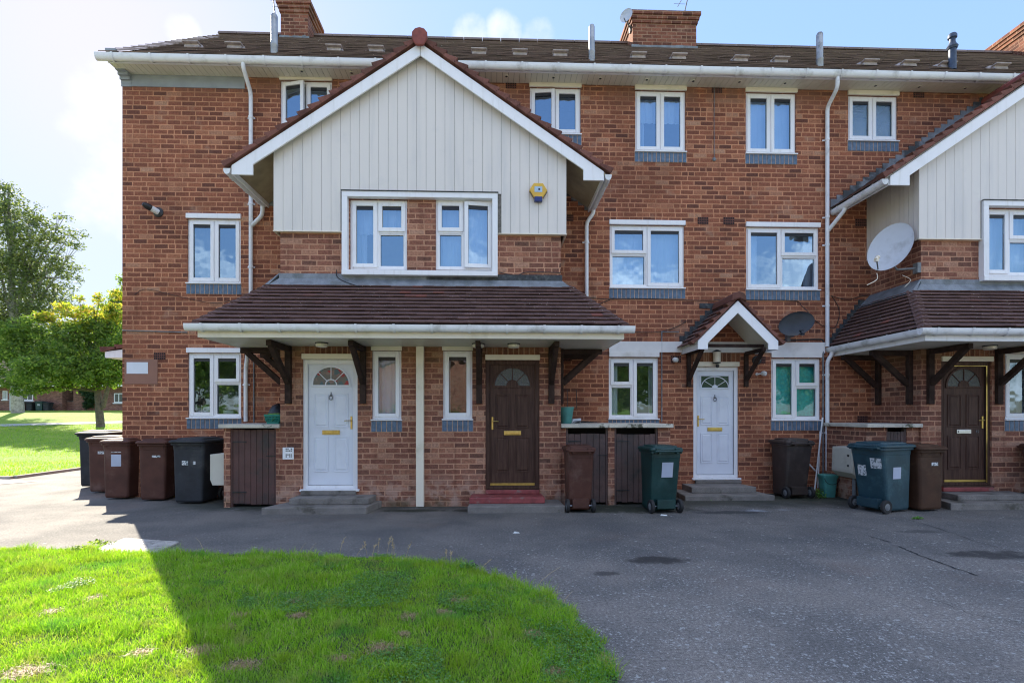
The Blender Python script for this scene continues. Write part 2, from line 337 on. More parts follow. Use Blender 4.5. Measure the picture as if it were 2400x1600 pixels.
spot(1835, 1194, .18, .07, (.40, .45, .52), .45, .9)
edge = SM(nt, M(nt, 'ADD', py, M(nt, 'MULTIPLY', M(nt, 'SUBTRACT', NOISE(nt, p, 2.4, 5), .5), 1.1)), 7.9, 8.5)
c = MIX(nt, M(nt, 'MULTIPLY', M(nt, 'MULTIPLY', edge, SM(nt, px, -5.6, -4.6)), .72), c, (.028, .034, .022))
finish(nt, Base_Color=c, Roughness=M(nt, 'SUBTRACT', .93, M(nt, 'MULTIPLY', mid, .22)), Specular_IOR_Level=.4, bump=M(nt, 'ADD', M(nt, 'MULTIPLY', NOISE(nt, p, 110, 4, .7), 1.0), M(nt, 'MULTIPLY', NOISE(nt, p, 3, 3), 2.0)), bstr=.8, bdist=.006)
m, nt = newmat('pale_path'); p = POS(nt)
finish(nt, Base_Color=MIX(nt, NOISE(nt, p, 20, 5), (.36, .34, .31), (.52, .50, .46)), Roughness=.9, bump=NOISE(nt, p, 60, 4), bstr=.4)
m, nt = newmat('soil'); p = POS(nt)
c = MIX(nt, SM(nt, NOISE(nt, p, 5, 6), .35, .65), (.035, .060, .018), (.060, .095, .025))
c = MIX(nt, SM(nt, NOISE(nt, VM(nt, 'ADD', p, (2, 5, 0)), 2.3, 6, .65), .60, .70), c, (.16, .12, .06))
finish(nt, Base_Color=c, Roughness=.95, bump=NOISE(nt, p, 60, 5), bstr=1.0, bdist=.02)
m, nt = newmat('lawn_far'); p = POS(nt)
c = MIX(nt, SM(nt, NOISE(nt, VM(nt, 'MULTIPLY', p, (1, 1, 1)), 14, 6, .7), .3, .7), (.13, .26, .015), (.30, .42, .03))
c = MIX(nt, SM(nt, NOISE(nt, p, .5, 4), .5, .75), c, (.36, .42, .06))
finish(nt, Base_Color=c, Roughness=.9, bump=NOISE(nt, p, 40, 5), bstr=1.0, bdist=.05)
def leafmat(name, stops, trans=.45, rough=.5, *noises):
    m, nt = newmat(name); g = N(nt, 'ShaderNodeNewGeometry'); p = g.outputs['Position']
    c = RAMP(nt, g.outputs['Random Per Island'], stops)
    for q, noise in enumerate(noises): c = MIX(nt, M(nt, 'MULTIPLY', SM(nt, NOISE(nt, VM(nt, 'ADD', p, (q*5.3, q*2.1, 0)), noise[0], 4), noise[1], noise[2]), .65), c, noise[3])
    d = N(nt, 'ShaderNodeBsdfPrincipled', {'Base Color': c, 'Roughness': rough, 'Specular IOR Level': .35})
    t = N(nt, 'ShaderNodeBsdfTranslucent', {'Color': MIX(nt, 1.0, c, (1.5, 1.6, .7), 'MULTIPLY')})
    mx = N(nt, 'ShaderNodeMixShader', {0: trans, 1: d.outputs[0], 2: t.outputs[0]})
    N(nt, 'ShaderNodeOutputMaterial', {0: mx.outputs[0]}); return m
leafmat('grass', [(0, (.14, .28, .018)), (.4, (.27, .48, .027)), (.75, (.38, .60, .04)), (.92, (.46, .62, .10)), (.95, (.50, .43, .20)), (1, (.60, .50, .30))], .42, .45, (1.3, .5, .72, (.20, .34, .05)), (3.2, .50, .66, (.30, .40, .03)), (2.1, .55, .68, (.10, .32, .06)), (4.7, .56, .68, (.36, .36, .12)))
leafmat('thatch', [(0, (.30, .19, .10)), (.5, (.46, .31, .18)), (1, (.60, .45, .28))], .2)
leafmat('clover', [(0, (.075, .20, .035)), (.6, (.14, .30, .06)), (1, (.21, .37, .10))], .3)
leafmat('leaf_birch', [(0, (.065, .085, .050)), (.5, (.13, .17, .075)), (1, (.24, .27, .12))], .45)
leafmat('leaf_maple', [(0, (.085, .15, .045)), (.55, (.175, .26, .07)), (1, (.32, .38, .11))], .62)
leafmat('leaf_autumn', [(0, (.16, .26, .03)), (.45, (.34, .36, .06)), (.75, (.46, .40, .08)), (1, (.46, .28, .12))], .6)
leafmat('leaf_ivy', [(0, (.02, .05, .02)), (1, (.05, .10, .04))], .2)

# ------------------------------------------------------------------ mesh helpers
class MB:
    def __init__(s): s.v = []; s.f = []; s.m = []; s.cur = 0
    def add(s, vs, fs):
        b = len(s.v); s.v += [tuple(x) for x in vs]; s.f += [tuple(b+i for i in f) for f in fs]; s.m += [s.cur]*len(fs); return s
    def box(s, x0, x1, y0, y1, z0, z1):
        return s.add([(x0, y0, z0), (x1, y0, z0), (x1, y1, z0), (x0, y1, z0), (x0, y0, z1), (x1, y0, z1), (x1, y1, z1), (x0, y1, z1)],
                     [(0, 3, 2, 1), (4, 5, 6, 7), (0, 1, 5, 4), (1, 2, 6, 5), (2, 3, 7, 6), (3, 0, 4, 7)])
    def hull8(s, p): return s.add(p, [(0, 3, 2, 1), (4, 5, 6, 7), (0, 1, 5, 4), (1, 2, 6, 5), (2, 3, 7, 6), (3, 0, 4, 7)])
    def bar(s, a, b, w, h, up=(0, 0, 1)):
        a = Vector(a); b = Vector(b); d = (b-a).normalized(); up = Vector(up)
        if abs(d.dot(up)) > .99: up = Vector((0, 1, 0))
        r = d.cross(up).normalized(); t = r.cross(d).normalized()
        q = []
        for P in (a, b):
            for (i, j) in ((-1, -1), (1, -1), (1, 1), (-1, 1)): q.append(P+r*(w/2*i)+t*(h/2*j))
        return s.add(q, [(0, 3, 2, 1), (4, 5, 6, 7), (0, 1, 5, 4), (1, 2, 6, 5), (2, 3, 7, 6), (3, 0, 4, 7)])
    def prism(s, pts, axis, a, b):   # polygon pts (2D) extruded along axis from a to b
        n = len(pts)
        def P(p, t):
            if axis == 'y': return (p[0], t, p[1])
            if axis == 'x': return (t, p[0], p[1])
            return (p[0], p[1], t)
        vs = [P(p, a) for p in pts]+[P(p, b) for p in pts]
        fs = [tuple(range(n))[::-1], tuple(range(n, 2*n))]+[(i, (i+1) % n, n+(i+1) % n, n+i) for i in range(n)]
        return s.add(vs, fs)
    def tube(s, path, r, n=8, cap=True):
        path = [Vector(p) for p in path]; rings = []
        rr = r if isinstance(r, (list, tuple)) else [r]*len(path)
        pr = None
        for i, p in enumerate(path):
            d = (path[min(i+1, len(path)-1)]-path[max(i-1, 0)]).normalized()
            ref = pr if pr is not None else (Vector((0, 0, 1)) if abs(d.z) < .9 else Vector((1, 0, 0)))
            a = (ref-d*ref.dot(d)).normalized(); pr = a; b = d.cross(a)
            rings.append([p+(a*math.cos(2*math.pi*k/n)+b*math.sin(2*math.pi*k/n))*rr[i] for k in range(n)])
        vs = [v for g in rings for v in g]; fs = []
        for i in range(len(path)-1):
            for k in range(n):
                k2 = (k+1) % n; fs.append((i*n+k, i*n+k2, (i+1)*n+k2, (i+1)*n+k))
        if cap: fs += [tuple(range(n))[::-1], tuple(range((len(path)-1)*n, len(path)*n))]
        return s.add(vs, fs)
    def lathe(s, prof, c=(0, 0, 0), n=20, mat=None):
        vs = []; fs = []
        for (r, z) in prof:
            for k in range(n):
                a = 2*math.pi*k/n; p = Vector((r*math.cos(a), r*math.sin(a), z))
                if mat is not None: p = mat @ p
                vs.append(p+Vector(c))
        for i in range(len(prof)-1):
            for k in range(n):
                k2 = (k+1) % n; fs.append((i*n+k, i*n+k2, (i+1)*n+k2, (i+1)*n+k))
        fs += [tuple(range(n))[::-1], tuple(range((len(prof)-1)*n, len(prof)*n))]
        return s.add(vs, fs)
    def build(s, name, mat, parent=None, bevel=0, smooth=False, seg=2):
        me = bpy.data.meshes.new(name); me.from_pydata(s.v, [], s.f)
        for mm in (mat if isinstance(mat, (list, tuple)) else [mat]): me.materials.append(MATS[mm])
        if isinstance(mat, (list, tuple)): me.polygons.foreach_set('material_index', s.m)
        if smooth:
            me.polygons.foreach_set('use_smooth', [True]*len(me.polygons))
            try: me.set_sharp_from_angle(angle=R(35))
            except Exception: pass
        me.update()
        o = bpy.data.objects.new(name, me); COL.objects.link(o)
        if parent is not None:
            o.parent = parent
            if 'off' in OFF.get(parent.name, {}): o.location = OFF[parent.name]['off']
        if bevel:
            b = o.modifiers.new('bevel', 'BEVEL'); b.width = bevel; b.segments = seg; b.limit_method = 'ANGLE'; b.angle_limit = R(40)
        return o
OFF = {}
def thing(name, label, cat, loc=(0, 0, 0), group=None, world=True, rz=0):
    o = bpy.data.objects.new(name, None); COL.objects.link(o); o.location = loc; o.rotation_euler = (0, 0, rz)
    o.empty_display_size = .2
    o['label'] = label; o['category'] = cat
    if group: o['group'] = group
    if world: OFF[o.name] = {'off': (-loc[0], -loc[1], -loc[2])}
    return o
def tag(o, label, cat, group=None, kind=None):
    o['label'] = label; o['category'] = cat
    if group: o['group'] = group
    if kind: o['kind'] = kind
    return o
def struct(o): o['kind'] = 'structure'; return o

# ------------------------------------------------------------------ key dimensions
YM, YB, YP, YG, YE = 9.5, 8.36, 8.30, 8.20, 7.37      # main wall, bay wall, cladding, gable board, canopy eave
XL, XR = -6.43, 17.5
YBK = 16.8
ZS = 7.33                                              # soffit height
DX = 10.18                                             # the bay repeats at this spacing

B = thing('terraced_building', 'three storey red brick terrace with white clad gabled bays and tiled canopies', 'building', (0, YM, 0))

# ------------------------------------------------------------------ walls
HM = []      # holes of the main wall: x0,x1,z0,z1
HB = [[], []]
def wall(x0, x1, z0, z1, Y, holes, depth=.12, flip=False):
    mb = MB()
    xs = sorted(set([x0, x1]+[h[0] for h in holes]+[h[1] for h in holes])); xs = [x for x in xs if x0 <= x <= x1]
    zs = sorted(set([z0, z1]+[h[2] for h in holes]+[h[3] for h in holes])); zs = [z for z in zs if z0 <= z <= z1]
    for i in range(len(xs)-1):
        for j in range(len(zs)-1):
            cx = (xs[i]+xs[i+1])/2; cz = (zs[j]+zs[j+1])/2
            if any(h[0] < cx < h[1] and h[2] < cz < h[3] for h in holes): continue
            mb.add([(xs[i], Y, zs[j]), (xs[i+1], Y, zs[j]), (xs[i+1], Y, zs[j+1]), (xs[i], Y, zs[j+1])], [(0, 1, 2, 3)])
    for (a, b, c, d) in holes:
        y2 = Y+depth
        mb.add([(a, Y, c), (b, Y, c), (b, Y, d), (a, Y, d), (a, y2, c), (b, y2, c), (b, y2, d), (a, y2, d)], [(0, 4, 5, 1), (1, 5, 6, 2), (2, 6, 7, 3), (3, 7, 4, 0)])
    return mb

def curtain(x0, x1, z0, z1, y, folds=8, amp=.02, seed=0):
    mb = MB(); n = 48; rr = random.Random(seed)
    ph = [rr.uniform(0, 6) for _ in range(3)]
    vs = []
    for i in range(n+1):
        t = i/n; x = x0+(x1-x0)*t
        w = amp*(math.sin(t*folds*6.28+ph[0])+.5*math.sin(t*folds*11+ph[1]))
        vs += [(x, y+w, z0), (x, y+w*.6, z1)]
    mb.add(vs, [(2*i, 2*i+2, 2*i+3, 2*i+1) for i in range(n)])
    return mb

BLUE = True
def window(x0, x1, z0, z1, Y, cols, inner='net', lintel=True, blue=True, sill=True, name='window', seed=0, lintel_h=.085, frame_mat='white', glassm='pane', lintel_mat='white', vent=True, openc=None, opening=True):
    """cols: list of (width fraction, [(height fraction, casement?) from top])"""
    yo = Y+.030 if opening else Y
    w = .045
    fr = MB(); fr.box(x0, x0+w, yo, yo+.07, z0, z1); fr.box(x1-w, x1, yo, yo+.07, z0, z1)
    fr.box(x0+w, x1-w, yo, yo+.07, z1-w, z1); fr.box(x0+w, x1-w, yo, yo+.07, z0, z0+w)
    lights = []; X = x0+w; tot = x1-x0-2*w
    for ci, (fw, rows) in enumerate(cols):
        xa = X; xb = X+tot*fw; X = xb
        if ci: fr.box(xa-.022, xa+.022, yo+.001, yo+.068, z0+w, z1-w)
        xa2 = xa+(.022 if ci else 0); xb2 = xb-(.022 if ci < len(cols)-1 else 0)
        Z = z1-w; th = z1-z0-2*w
        for ri, (fh, cas) in enumerate(rows):
            zb = Z; za = Z-th*fh; Z = za
            if ri: fr.box(xa2, xb2, yo+.002, yo+.067, zb-.022, zb+.022)
            lights.append((xa2, xb2, za+(.022 if ri < len(rows)-1 else 0), zb-(.022 if ri else 0), cas, (ci, ri)))
    W = fr.build(name, frame_mat, B, bevel=.005)
    for (a, b, c, d, cas, idx) in lights:
        if cas:
            k = .048; cs = MB(); yc = yo-.018
            piv = None
            cs.box(a-.012, a+k, yc, yc+.05, c-.012, d+.012); cs.box(b-k, b+.012, yc, yc+.05, c-.012, d+.012)
            cs.box(a+k, b-k, yc, yc+.05, c-.012, c+k); cs.box(a+k, b-k, yc, yc+.05, d-k, d+.012)
            g = (a+k, b-k, c+k, d-k); gy = yc+.03
        else:
            cs = None; g = (a+.016, b-.016, c+.016, d-.016); gy = yo+.045
            cs2 = MB()
            cs2.box(a, a+.016, yo+.012, yo+.06, c, d); cs2.box(b-.016, b, yo+.012, yo+.06, c, d); cs2.box(a+.016, b-.016, yo+.012, yo+.06, c, c+.016); cs2.box(a+.016, b-.016, yo+.012, yo+.06, d-.016, d)
            cs2.build('bead', frame_mat, W)
        gasket = MB(); e = .006
        gasket.box(g[0], g[0]+e, gy-.004, gy+.002, g[2], g[3]); gasket.box(g[1]-e, g[1], gy-.004, gy+.002, g[2], g[3]); gasket.box(g[0]+e, g[1]-e, gy-.004, gy+.002, g[2], g[2]+e); gasket.box(g[0]+e, g[1]-e, gy-.004, gy+.002, g[3]-e, g[3])
        pn = MB(); tl = (random.random()-.5)*.006; tz = (random.random()-.5)*.006
        pn.add([(g[0], gy, g[2]+0), (g[1], gy+tl, g[2]), (g[1], gy+tl+tz, g[3]), (g[0], gy+tz, g[3])], [(0, 1, 2, 3)])
        top_strip = None
        if vent and cas and (d-c) > .3:  # vent switches on the black strip at the pane top
            top_strip = MB(); top_strip.box(g[0]+.004, g[1]-.004, gy-.010, gy-.005, g[3]-.055, g[3]-.006)  # narrow black strip along the top of each opening pane
        objs = []
        if cs: objs.append((cs, 'casement', frame_mat, .004))
        objs += [(gasket, 'gasket', 'black', 0), (pn, 'pane', glassm, 0)]
        if top_strip: objs.append((top_strip, 'vent', 'black', 0))
        for (mb, nm, mt, bv) in objs:
            if openc and openc[0] == idx:
                ang = openc[2]; hx = a if openc[1] == 'l' else b; cc, ss = math.cos(ang), math.sin(ang)
                mb.v = [(hx+(x-hx)*cc-(y-yo)*ss, yo+(x-hx)*ss+(y-yo)*cc, z) for (x, y, z) in mb.v]
            mb.build(nm, mt, W, bevel=bv)
    if inner in ('net', 'net_l', 'net_half', 'grey', 'drape'):
        yc = yo+.16
        if inner == 'net': curtain(x0, x1, z0, z1, yc, 9*(x1-x0), .012, seed).build('curtain', 'net', W)
        elif inner == 'net_half': curtain(x0, x1, z0+(z1-z0)*.55, z1, yc, 9, .012, seed).build('curtain', 'net', W); curtain(x0, x0+.22, z0, z1, yc+.03, 3, .015, seed).build('curtain', 'net', W)
        elif inner == 'drape': curtain(x0, x0+(x1-x0)*.22, z0, z1, yc, 3, .015, seed).build('curtain', 'net', W); curtain(x1-(x1-x0)*.14, x1, z0, z1, yc, 2, .015, seed+1).build('curtain', 'net', W)
        elif inner == 'grey': curtain(x0, x0+(x1-x0)*.4, z0, z1, yc, 4, .015, seed).build('curtain', 'grey_curtain', W)
    elif inner == 'teal':
        mb = MB(); mb.add([(x0, yo+.10, z0+.03), (x1-.06, yo+.10, z0), (x1, yo+.10, z1), (x0, yo+.10, z1)], [(0, 1, 2, 3)]); mb.build('blind', 'teal_blind', W)
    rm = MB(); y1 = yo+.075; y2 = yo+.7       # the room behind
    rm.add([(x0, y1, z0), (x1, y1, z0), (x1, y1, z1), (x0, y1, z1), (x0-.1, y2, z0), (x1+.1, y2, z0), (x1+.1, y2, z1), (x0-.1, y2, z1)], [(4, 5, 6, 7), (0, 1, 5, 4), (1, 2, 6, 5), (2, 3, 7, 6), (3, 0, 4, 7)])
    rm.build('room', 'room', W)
    if lintel:
        l = MB(); l.box(x0-.012, x1+.012, Y-.035, Y+.06, z1+.002, z1+lintel_h); l.build('lintel', lintel_mat, W, bevel=.006)
    if sill:
        l = MB(); l.box(x0-.015, x1+.015, Y-.04, Y+.06, z0-.022, z0-.001); l.build('sill', frame_mat, W, bevel=.004)
    if blue:
        zz = z0-.024; h = .175; mo = MB(); mo.box(x0-.015, x1+.015, Y-.006, Y+.05, zz-h, zz); mo.build('sill_mortar', 'mortar', W)
        bb = MB(); n = max(2, round((x1-x0+.03)/.079)); st = (x1-x0+.03)/n
        for i in range(n):
            j = random.uniform(-.001, .002); bb.box(x0-.015+i*st+.0065, x0-.015+(i+1)*st-.0065, Y-.014+j, Y+.03, zz-h+.004, zz-.003)
        bb.build('sill_bricks', 'blue_brick', W, bevel=.003)
    return W
def rectpx(u0, v0, u1, v1, Y):
    a, z1 = WP(u0, v0, Y); b, _ = WP(u1, v0, Y)
    zt = (WP(u0, v0, Y)[1]+WP(u1, v0, Y)[1])/2; zb = (WP(u0, v1, Y)[1]+WP(u1, v1, Y)[1])/2
    return a, b, zb, zt
T1 = [(1.0, True)]; TB = [(.455, True), (.545, False)]
# main wall windows
def mw(u0, v0, u1, v1, cols, **k):
    x0, x1, z0, z1 = rectpx(u0, v0, u1, v1, YM); HM.append((x0, x1, z0-.022, z1+.0)); return window(x0, x1, z0, z1, YM, cols, **k)
LC = 'cream'
mw(657, 190, 778, 297, [(.5, T1), (.5, T1)], inner='none', lintel_mat=LC, seed=1, openc=((0, 0), 'l', R(-14)))
mw(1242, 206, 1361, 314, [(.5, T1), (.5, T1)], inner='none', lintel_mat=LC, seed=2, openc=((0, 0), 'l', R(-7)))
mw(1489, 213, 1607, 355, [(.5, T1), (.5, T1)], inner='net_half', lintel_mat=LC, seed=3)
mw(1748, 218, 1866, 360, [(.5, T1), (.5, T1)], inner='net', lintel_mat=LC, seed=4)
mw(1988, 225, 2104, 330, [(.5, T1), (.5, T1)], inner='none', glassm='pane_frost', lintel_mat=LC, seed=5)
mw(439, 513, 564, 663, [(.5, T1), (.5, T1)], inner='grey', seed=6)
mw(1429, 528, 1604, 674, [(.5, TB), (.5, T1)], inner='net', seed=7)
mw(1749, 533, 1920, 678, [(.48, T1), (.52, TB)], inner='drape', seed=8)
mw(440, 827, 565, 978, [(.48, T1), (.52, TB)], inner='none', glassm='pane_low', seed=9)
mw(1427, 838, 1543, 980, [(.49, TB), (.51, T1)], inner='drape', lintel=False, glassm='pane_low', seed=10)
mw(1808, 840, 1923, 983, [(.5, T1), (.5, TB)], inner='teal', lintel=False, glassm='pane_low', seed=11)

# ------------------------------------------------------------------ doors
def arc(cx, cz, r, a0, a1, n=14): return [(cx+r*math.cos(a0+(a1-a0)*i/n), cz+r*math.sin(a0+(a1-a0)*i/n)) for i in range(n+1)]
def ring(mb, cx, cz, r0, r1, y0, y1, n=16):
    A = arc(cx, cz, r0, 0, math.pi, n); Bq = arc(cx, cz, r1, 0, math.pi, n)
    for i in range(n): mb.hull8([(A[i][0], y0, A[i][1]), (Bq[i][0], y0, Bq[i][1]), (Bq[i+1][0], y0, Bq[i+1][1]), (A[i+1][0], y0, A[i+1][1]), (A[i][0], y1, A[i][1]), (Bq[i][0], y1, Bq[i][1]), (Bq[i+1][0], y1, Bq[i+1][1]), (A[i+1][0], y1, A[i+1][1])])
def door(x0, x1, z0, z1, Y, col='white', handle='r', fan='round', glassm='stained', lintel=True, letter='brass', knocker=True, number=None, brassedge=False, lbl=None):
    yo = Y+.03; w = .062
    dm = 'door_white' if col == 'white' else 'door_brown'; fm = 'white' if col == 'white' else 'door_brown'
    a, b, c, d = x0+w, x1-w, z0+.05, z1-w
    W = b-a; H = d-c; leaf = MB(); yl = yo+.028
    leaf.box(a+.004, b-.004, yl, yl+.05, c+.004, d-.004)
    D = leaf.build('door', dm, B, bevel=.003)
    if lbl: D['label'] = lbl
    fr = MB(); fr.box(x0, a, yo, yo+.1, z0, z1); fr.box(b, x1, yo, yo+.1, z0, z1); fr.box(a, b, yo, yo+.1, d, z1); fr.box(a, b, yo, yo+.1, z0, c)
    fr.box(a, a+.012, yo-.008, yo, c, d); fr.box(b-.012, b, yo-.008, yo, c, d); fr.box(a+.012, b-.012, yo-.008, yo, d-.012, d)
    fr.build('door_frame', fm, D, bevel=.006)
    sg = MB(); e = .005
    sg.box(a, a+e, yl-.004, yl+.02, c, d); sg.box(b-e, b, yl-.004, yl+.02, c, d); sg.box(a+e, b-e, yl-.004, yl+.02, d-e, d); sg.box(a+e, b-e, yl-.004, yl+.02, c, c+e); sg.build('door_seal', 'black', D)
    panels = [(.13, .44, .475, .755), (.56, .87, .475, .755), (.13, .44, .11, .40), (.56, .87, .11, .40)]
    mp = MB(); gr = MB()
    for (p0, p1, q0, q1) in panels:
        ax, bx, az, bz = a+W*p0, a+W*p1, c+H*q0, c+H*q1
        t = .014
        mp.box(ax, bx, yl-.011, yl-.001, bz-t, bz); mp.box(ax, bx, yl-.011, yl-.001, az, az+t); mp.box(ax, ax+t, yl-.011, yl-.001, az+t, bz-t); mp.box(bx-t, bx, yl-.011, yl-.001, az+t, bz-t)
        s = .042
        mp.hull8([(ax+s, yl-.013, az+s), (bx-s, yl-.013, az+s), (bx-s+.02, yl-.001, az+s-.02), (ax+s-.02, yl-.001, az+s-.02), (ax+s, yl-.013, bz-s), (bx-s, yl-.013, bz-s), (bx-s+.02, yl-.001, bz-s+.02), (ax+s-.02, yl-.001, bz-s+.02)])
        gr.box(ax+t, bx-t, yl-.003, yl-.0008, az+t, bz-t)
    mp.build('panel_moulding', dm, D, bevel=.003)
    gr.build('panel_field', dm, D)
    cx = (a+b)/2
    fb = MB()
    if fan == 'round':
        r = W*.395; cz = c+H*.825-.0
        gl = MB(); P = arc(cx, cz, r, 0, math.pi, 18); gl.prism([(p[0], p[1]) for p in P], 'y', yl-.003, yl-.001); gl.build('fanlight', glassm, D)
        ring(fb, cx, cz, r-.008, r+.022, yl-.016, yl-.001); fb.box(cx-r-.022, cx+r+.022, yl-.016, yl-.001, cz-.03, cz)
        ring(fb, cx, cz, r*.30-.008, r*.30+.010, yl-.014, yl-.002, 8)
        for an in (45, 90, 135): fb.bar((cx+r*.3*math.cos(R(an)), yl-.008, cz+r*.3*math.sin(R(an))), (cx+r*math.cos(R(an)), yl-.008, cz+r*math.sin(R(an))), .012, .014, (0, 1, 0))
        if col != 'white': fb.prism(arc(cx, cz, r*.3, 0, math.pi, 8), 'y', yl-.012, yl-.002)
    else:
        r = W*.36; cz = c+H*.835; h = r*.82
        gl = MB(); gl.box(cx-r, cx+r, yl-.003, yl-.001, cz, cz+h); gl.build('fanlight', glassm, D)
        for (qx0, qx1, qz0, qz1) in ((cx-r-.02, cx+r+.02, cz-.022, cz), (cx-r-.02, cx+r+.02, cz+h, cz+h+.022), (cx-r-.02, cx-r, cz, cz+h), (cx+r, cx+r+.02, cz, cz+h)): fb.box(qx0, qx1, yl-.016, yl-.001, qz0, qz1)
        n = 16; pts = [(cx+r*.98*math.cos(math.pi*i/n), cz+h*.95*math.sin(math.pi*i/n)) for i in range(n+1)]
        for i in range(n): fb.bar((pts[i][0], yl-.009, pts[i][1]), (pts[i+1][0], yl-.009, pts[i+1][1]), .014, .012, (0, 1, 0))
        fb.prism([(cx+r*.2*math.cos(math.pi*i/8), cz+r*.2*math.sin(math.pi*i/8)) for i in range(9)], 'y', yl-.014, yl-.004)
        for an in (38, 90, 142): fb.bar((cx, yl-.009, cz), (cx+r*math.cos(R(an)), yl-.009, cz+h*.95*math.sin(R(an))), .010, .012, (0, 1, 0))
    fb.build('fanlight_bars', dm, D, bevel=.002)
    hx = b-.045 if handle == 'r' else a+.045; sg_ = -1 if handle == 'r' else 1; hz = c+H*.52
    hb = MB(); hb.box(hx-.014, hx+.014, yl-.014, yl-.001, hz-.11, hz+.09); hb.tube([(hx, yl-.01, hz+.025), (hx, yl-.05, hz+.025)], .009); hb.tube([(hx, yl-.05, hz+.025), (hx+sg_*.10, yl-.05, hz+.020)], .008)
    hb.build('handle', 'brass', D, bevel=.004)
    lz = c+H*.435; lb = MB(); lw = .135 if letter == 'brass' else .12
    lb.box(cx-lw, cx+lw, yl-.016, yl-.001, lz-.034, lz+.034); lb.box(cx-lw+.022, cx+lw-.022, yl-.024, yl-.016, lz-.018, lz+.020)
    lb.build('letter_box', letter, D, bevel=.004)
    if knocker:
        kb = MB(); kz = c+H*.74; kb.lathe([(.02, 0), (.022, .006), (.008, .02)], (cx, yl, kz), 12, Matrix.Rotation(R(90), 3, 'X'))
        n = 14; kb.tube([(cx+.026*math.sin(6.283*i/n), yl-.018, kz-.035+.035*math.cos(6.283*i/n)) for i in range(n+1)], .006, 6, False); kb.box(cx-.006, cx+.006, yl-.012, yl-.002, kz+.01, kz+.05)
        kb.build('knocker', 'pipe_grey', D)
    if brassedge:
        eb = MB(); eb.box(b-.05+.052, b-.002+.012, yo-.012, yo-.009, c, d) if False else eb.box(b-.012, b+.004, yo-.014, yo-.009, c, d); eb.box(a+.1, b-.013, yo-.013, yo-.009, d-.008, d); eb.build('brass_strip', 'brass', D)
    if col != 'white':
        eb = MB(); eb.box(a+.01, b-.01, yl-.03, yl-.001, c+.008, c+.042); eb.build('weather_bar', 'brass', D)
    cb = MB(); cb.box(x0-.03 if col == 'white' else x0, x1+.03 if col == 'white' else x1, Y-.05, yo+.02, z0-.035, z0-.002); cb.build('door_sill', fm, D, bevel=.005)
    if lintel:
        l = MB(); l.box(x0-.005, x1+.005, Y-.035, Y+.06, z1+.002, z1+.085); l.build('lintel', 'cream', D, bevel=.006)
    if number:
        cu = bpy.data.curves.new('n', 'FONT'); cu.body = number; cu.size = .062; cu.extrude = .002
        to = bpy.data.objects.new('n', cu); COL.objects.link(to); dg = bpy.context.evaluated_depsgraph_get(); dg.update()
        me = bpy.data.meshes.new_from_object(to.evaluated_get(dg)); bpy.data.objects.remove(to); me.materials.clear(); me.materials.append(MATS['black' if number == '8' else 'pipe_grey'])
        nb = bpy.data.objects.new('door_number', me); COL.objects.link(nb); nb.parent = D; nx = b-.16 if handle == 'r' else a+.13
        nb.location = (nx-(.0 if number else 0), yl-.004, lz-.02); nb.rotation_euler = (R(90), 0, 0)
    return D
def doorpx(u0, v0, u1, v1, Y, holes, dx=0, **k):
    x0, x1, z0, z1 = rectpx(u0, v0, u1, v1, Y); x0 += dx; x1 += dx
    holes.append((x0, x1, z0-.03, z1)); return door(x0, x1, z0, z1, Y, **k)
doorpx(1625, 859, 1731, 1119, YM, HM, col='white', handle='l', fan='box', glassm='green_glass', lbl='white panelled door with arched fanlight inside a rectangle under the small gabled hood')

# ------------------------------------------------------------------ roof tiles
def tiles(e0, e1, t0, t1, n, tw, name, mat, parent, lift=.02, jit=.004, clipx=None):
    """eave line e0-e1, top line t0-t1 ; every tile its own little slab"""
    e0, e1, t0, t1 = map(Vector, (e0, e1, t0, t1)); mb = MB()
    nrm = (e1-e0).cross(t0-e0).normalized()
    if nrm.z < 0: nrm = -nrm
    E = (e1-e0).normalized(); sl = ((t0+t1)/2-(e0+e1)/2); sl = (sl-E*sl.dot(E))
    up = sl.normalized(); g = sl.length/n
    o = e0
    def xr(s):   # extent along E at slope distance s
        f = s/sl.length
        a = (e0.lerp(t0, f)-o).dot(E); b = (e1.lerp(t1, f)-o).dot(E); return a, b
    for r in range(n):
        s0 = r*g; s1 = (r+1)*g+g*.35
        a0, b0 = xr(s0); a1, b1 = xr(min(s1, sl.length))
        off = (r % 2)*tw/2
        k0 = math.floor((min(a0, a1)-off)/tw); k1 = math.ceil((max(b0, b1)-off)/tw)
        for k in range(k0, k1):
            xa = k*tw+off+.0015; xb = (k+1)*tw+off-.0015
            qa0, qb0 = max(xa, a0), min(xb, b0); qa1, qb1 = max(xa, a1), min(xb, b1)
            if qb0-qa0 < .01 and qb1-qa1 < .01: continue
            qa0 = min(qa0, b0); qb0 = max(qb0, a0); qa1 = min(qa1, b1); qb1 = max(qb1, a1)
            if qb0 < qa0: qa0 = qb0 = (qa0+qb0)/2
            if qb1 < qa1: qa1 = qb1 = (qa1+qb1)/2
            j = random.uniform(-jit, jit); js = random.uniform(-jit, jit)
            th = lift
            A = o+E*qa0+up*(s0+js)+nrm*(th+j); Bv = o+E*qb0+up*(s0+js)+nrm*(th+j+random.uniform(-.001, .001)); Cc = o+E*qb1+up*s1+nrm*.002; Dd = o+E*qa1+up*s1+nrm*.002
            A2 = A-nrm*(th*.42); B2 = Bv-nrm*(th*.42)
            mb.add([A, Bv, Cc, Dd, A2, B2], [(0, 1, 2, 3), (4, 5, 1, 0), (4, 0, 3), (1, 5, 2), (4, 3, 2, 5)])
    return mb.build(name, mat, parent)
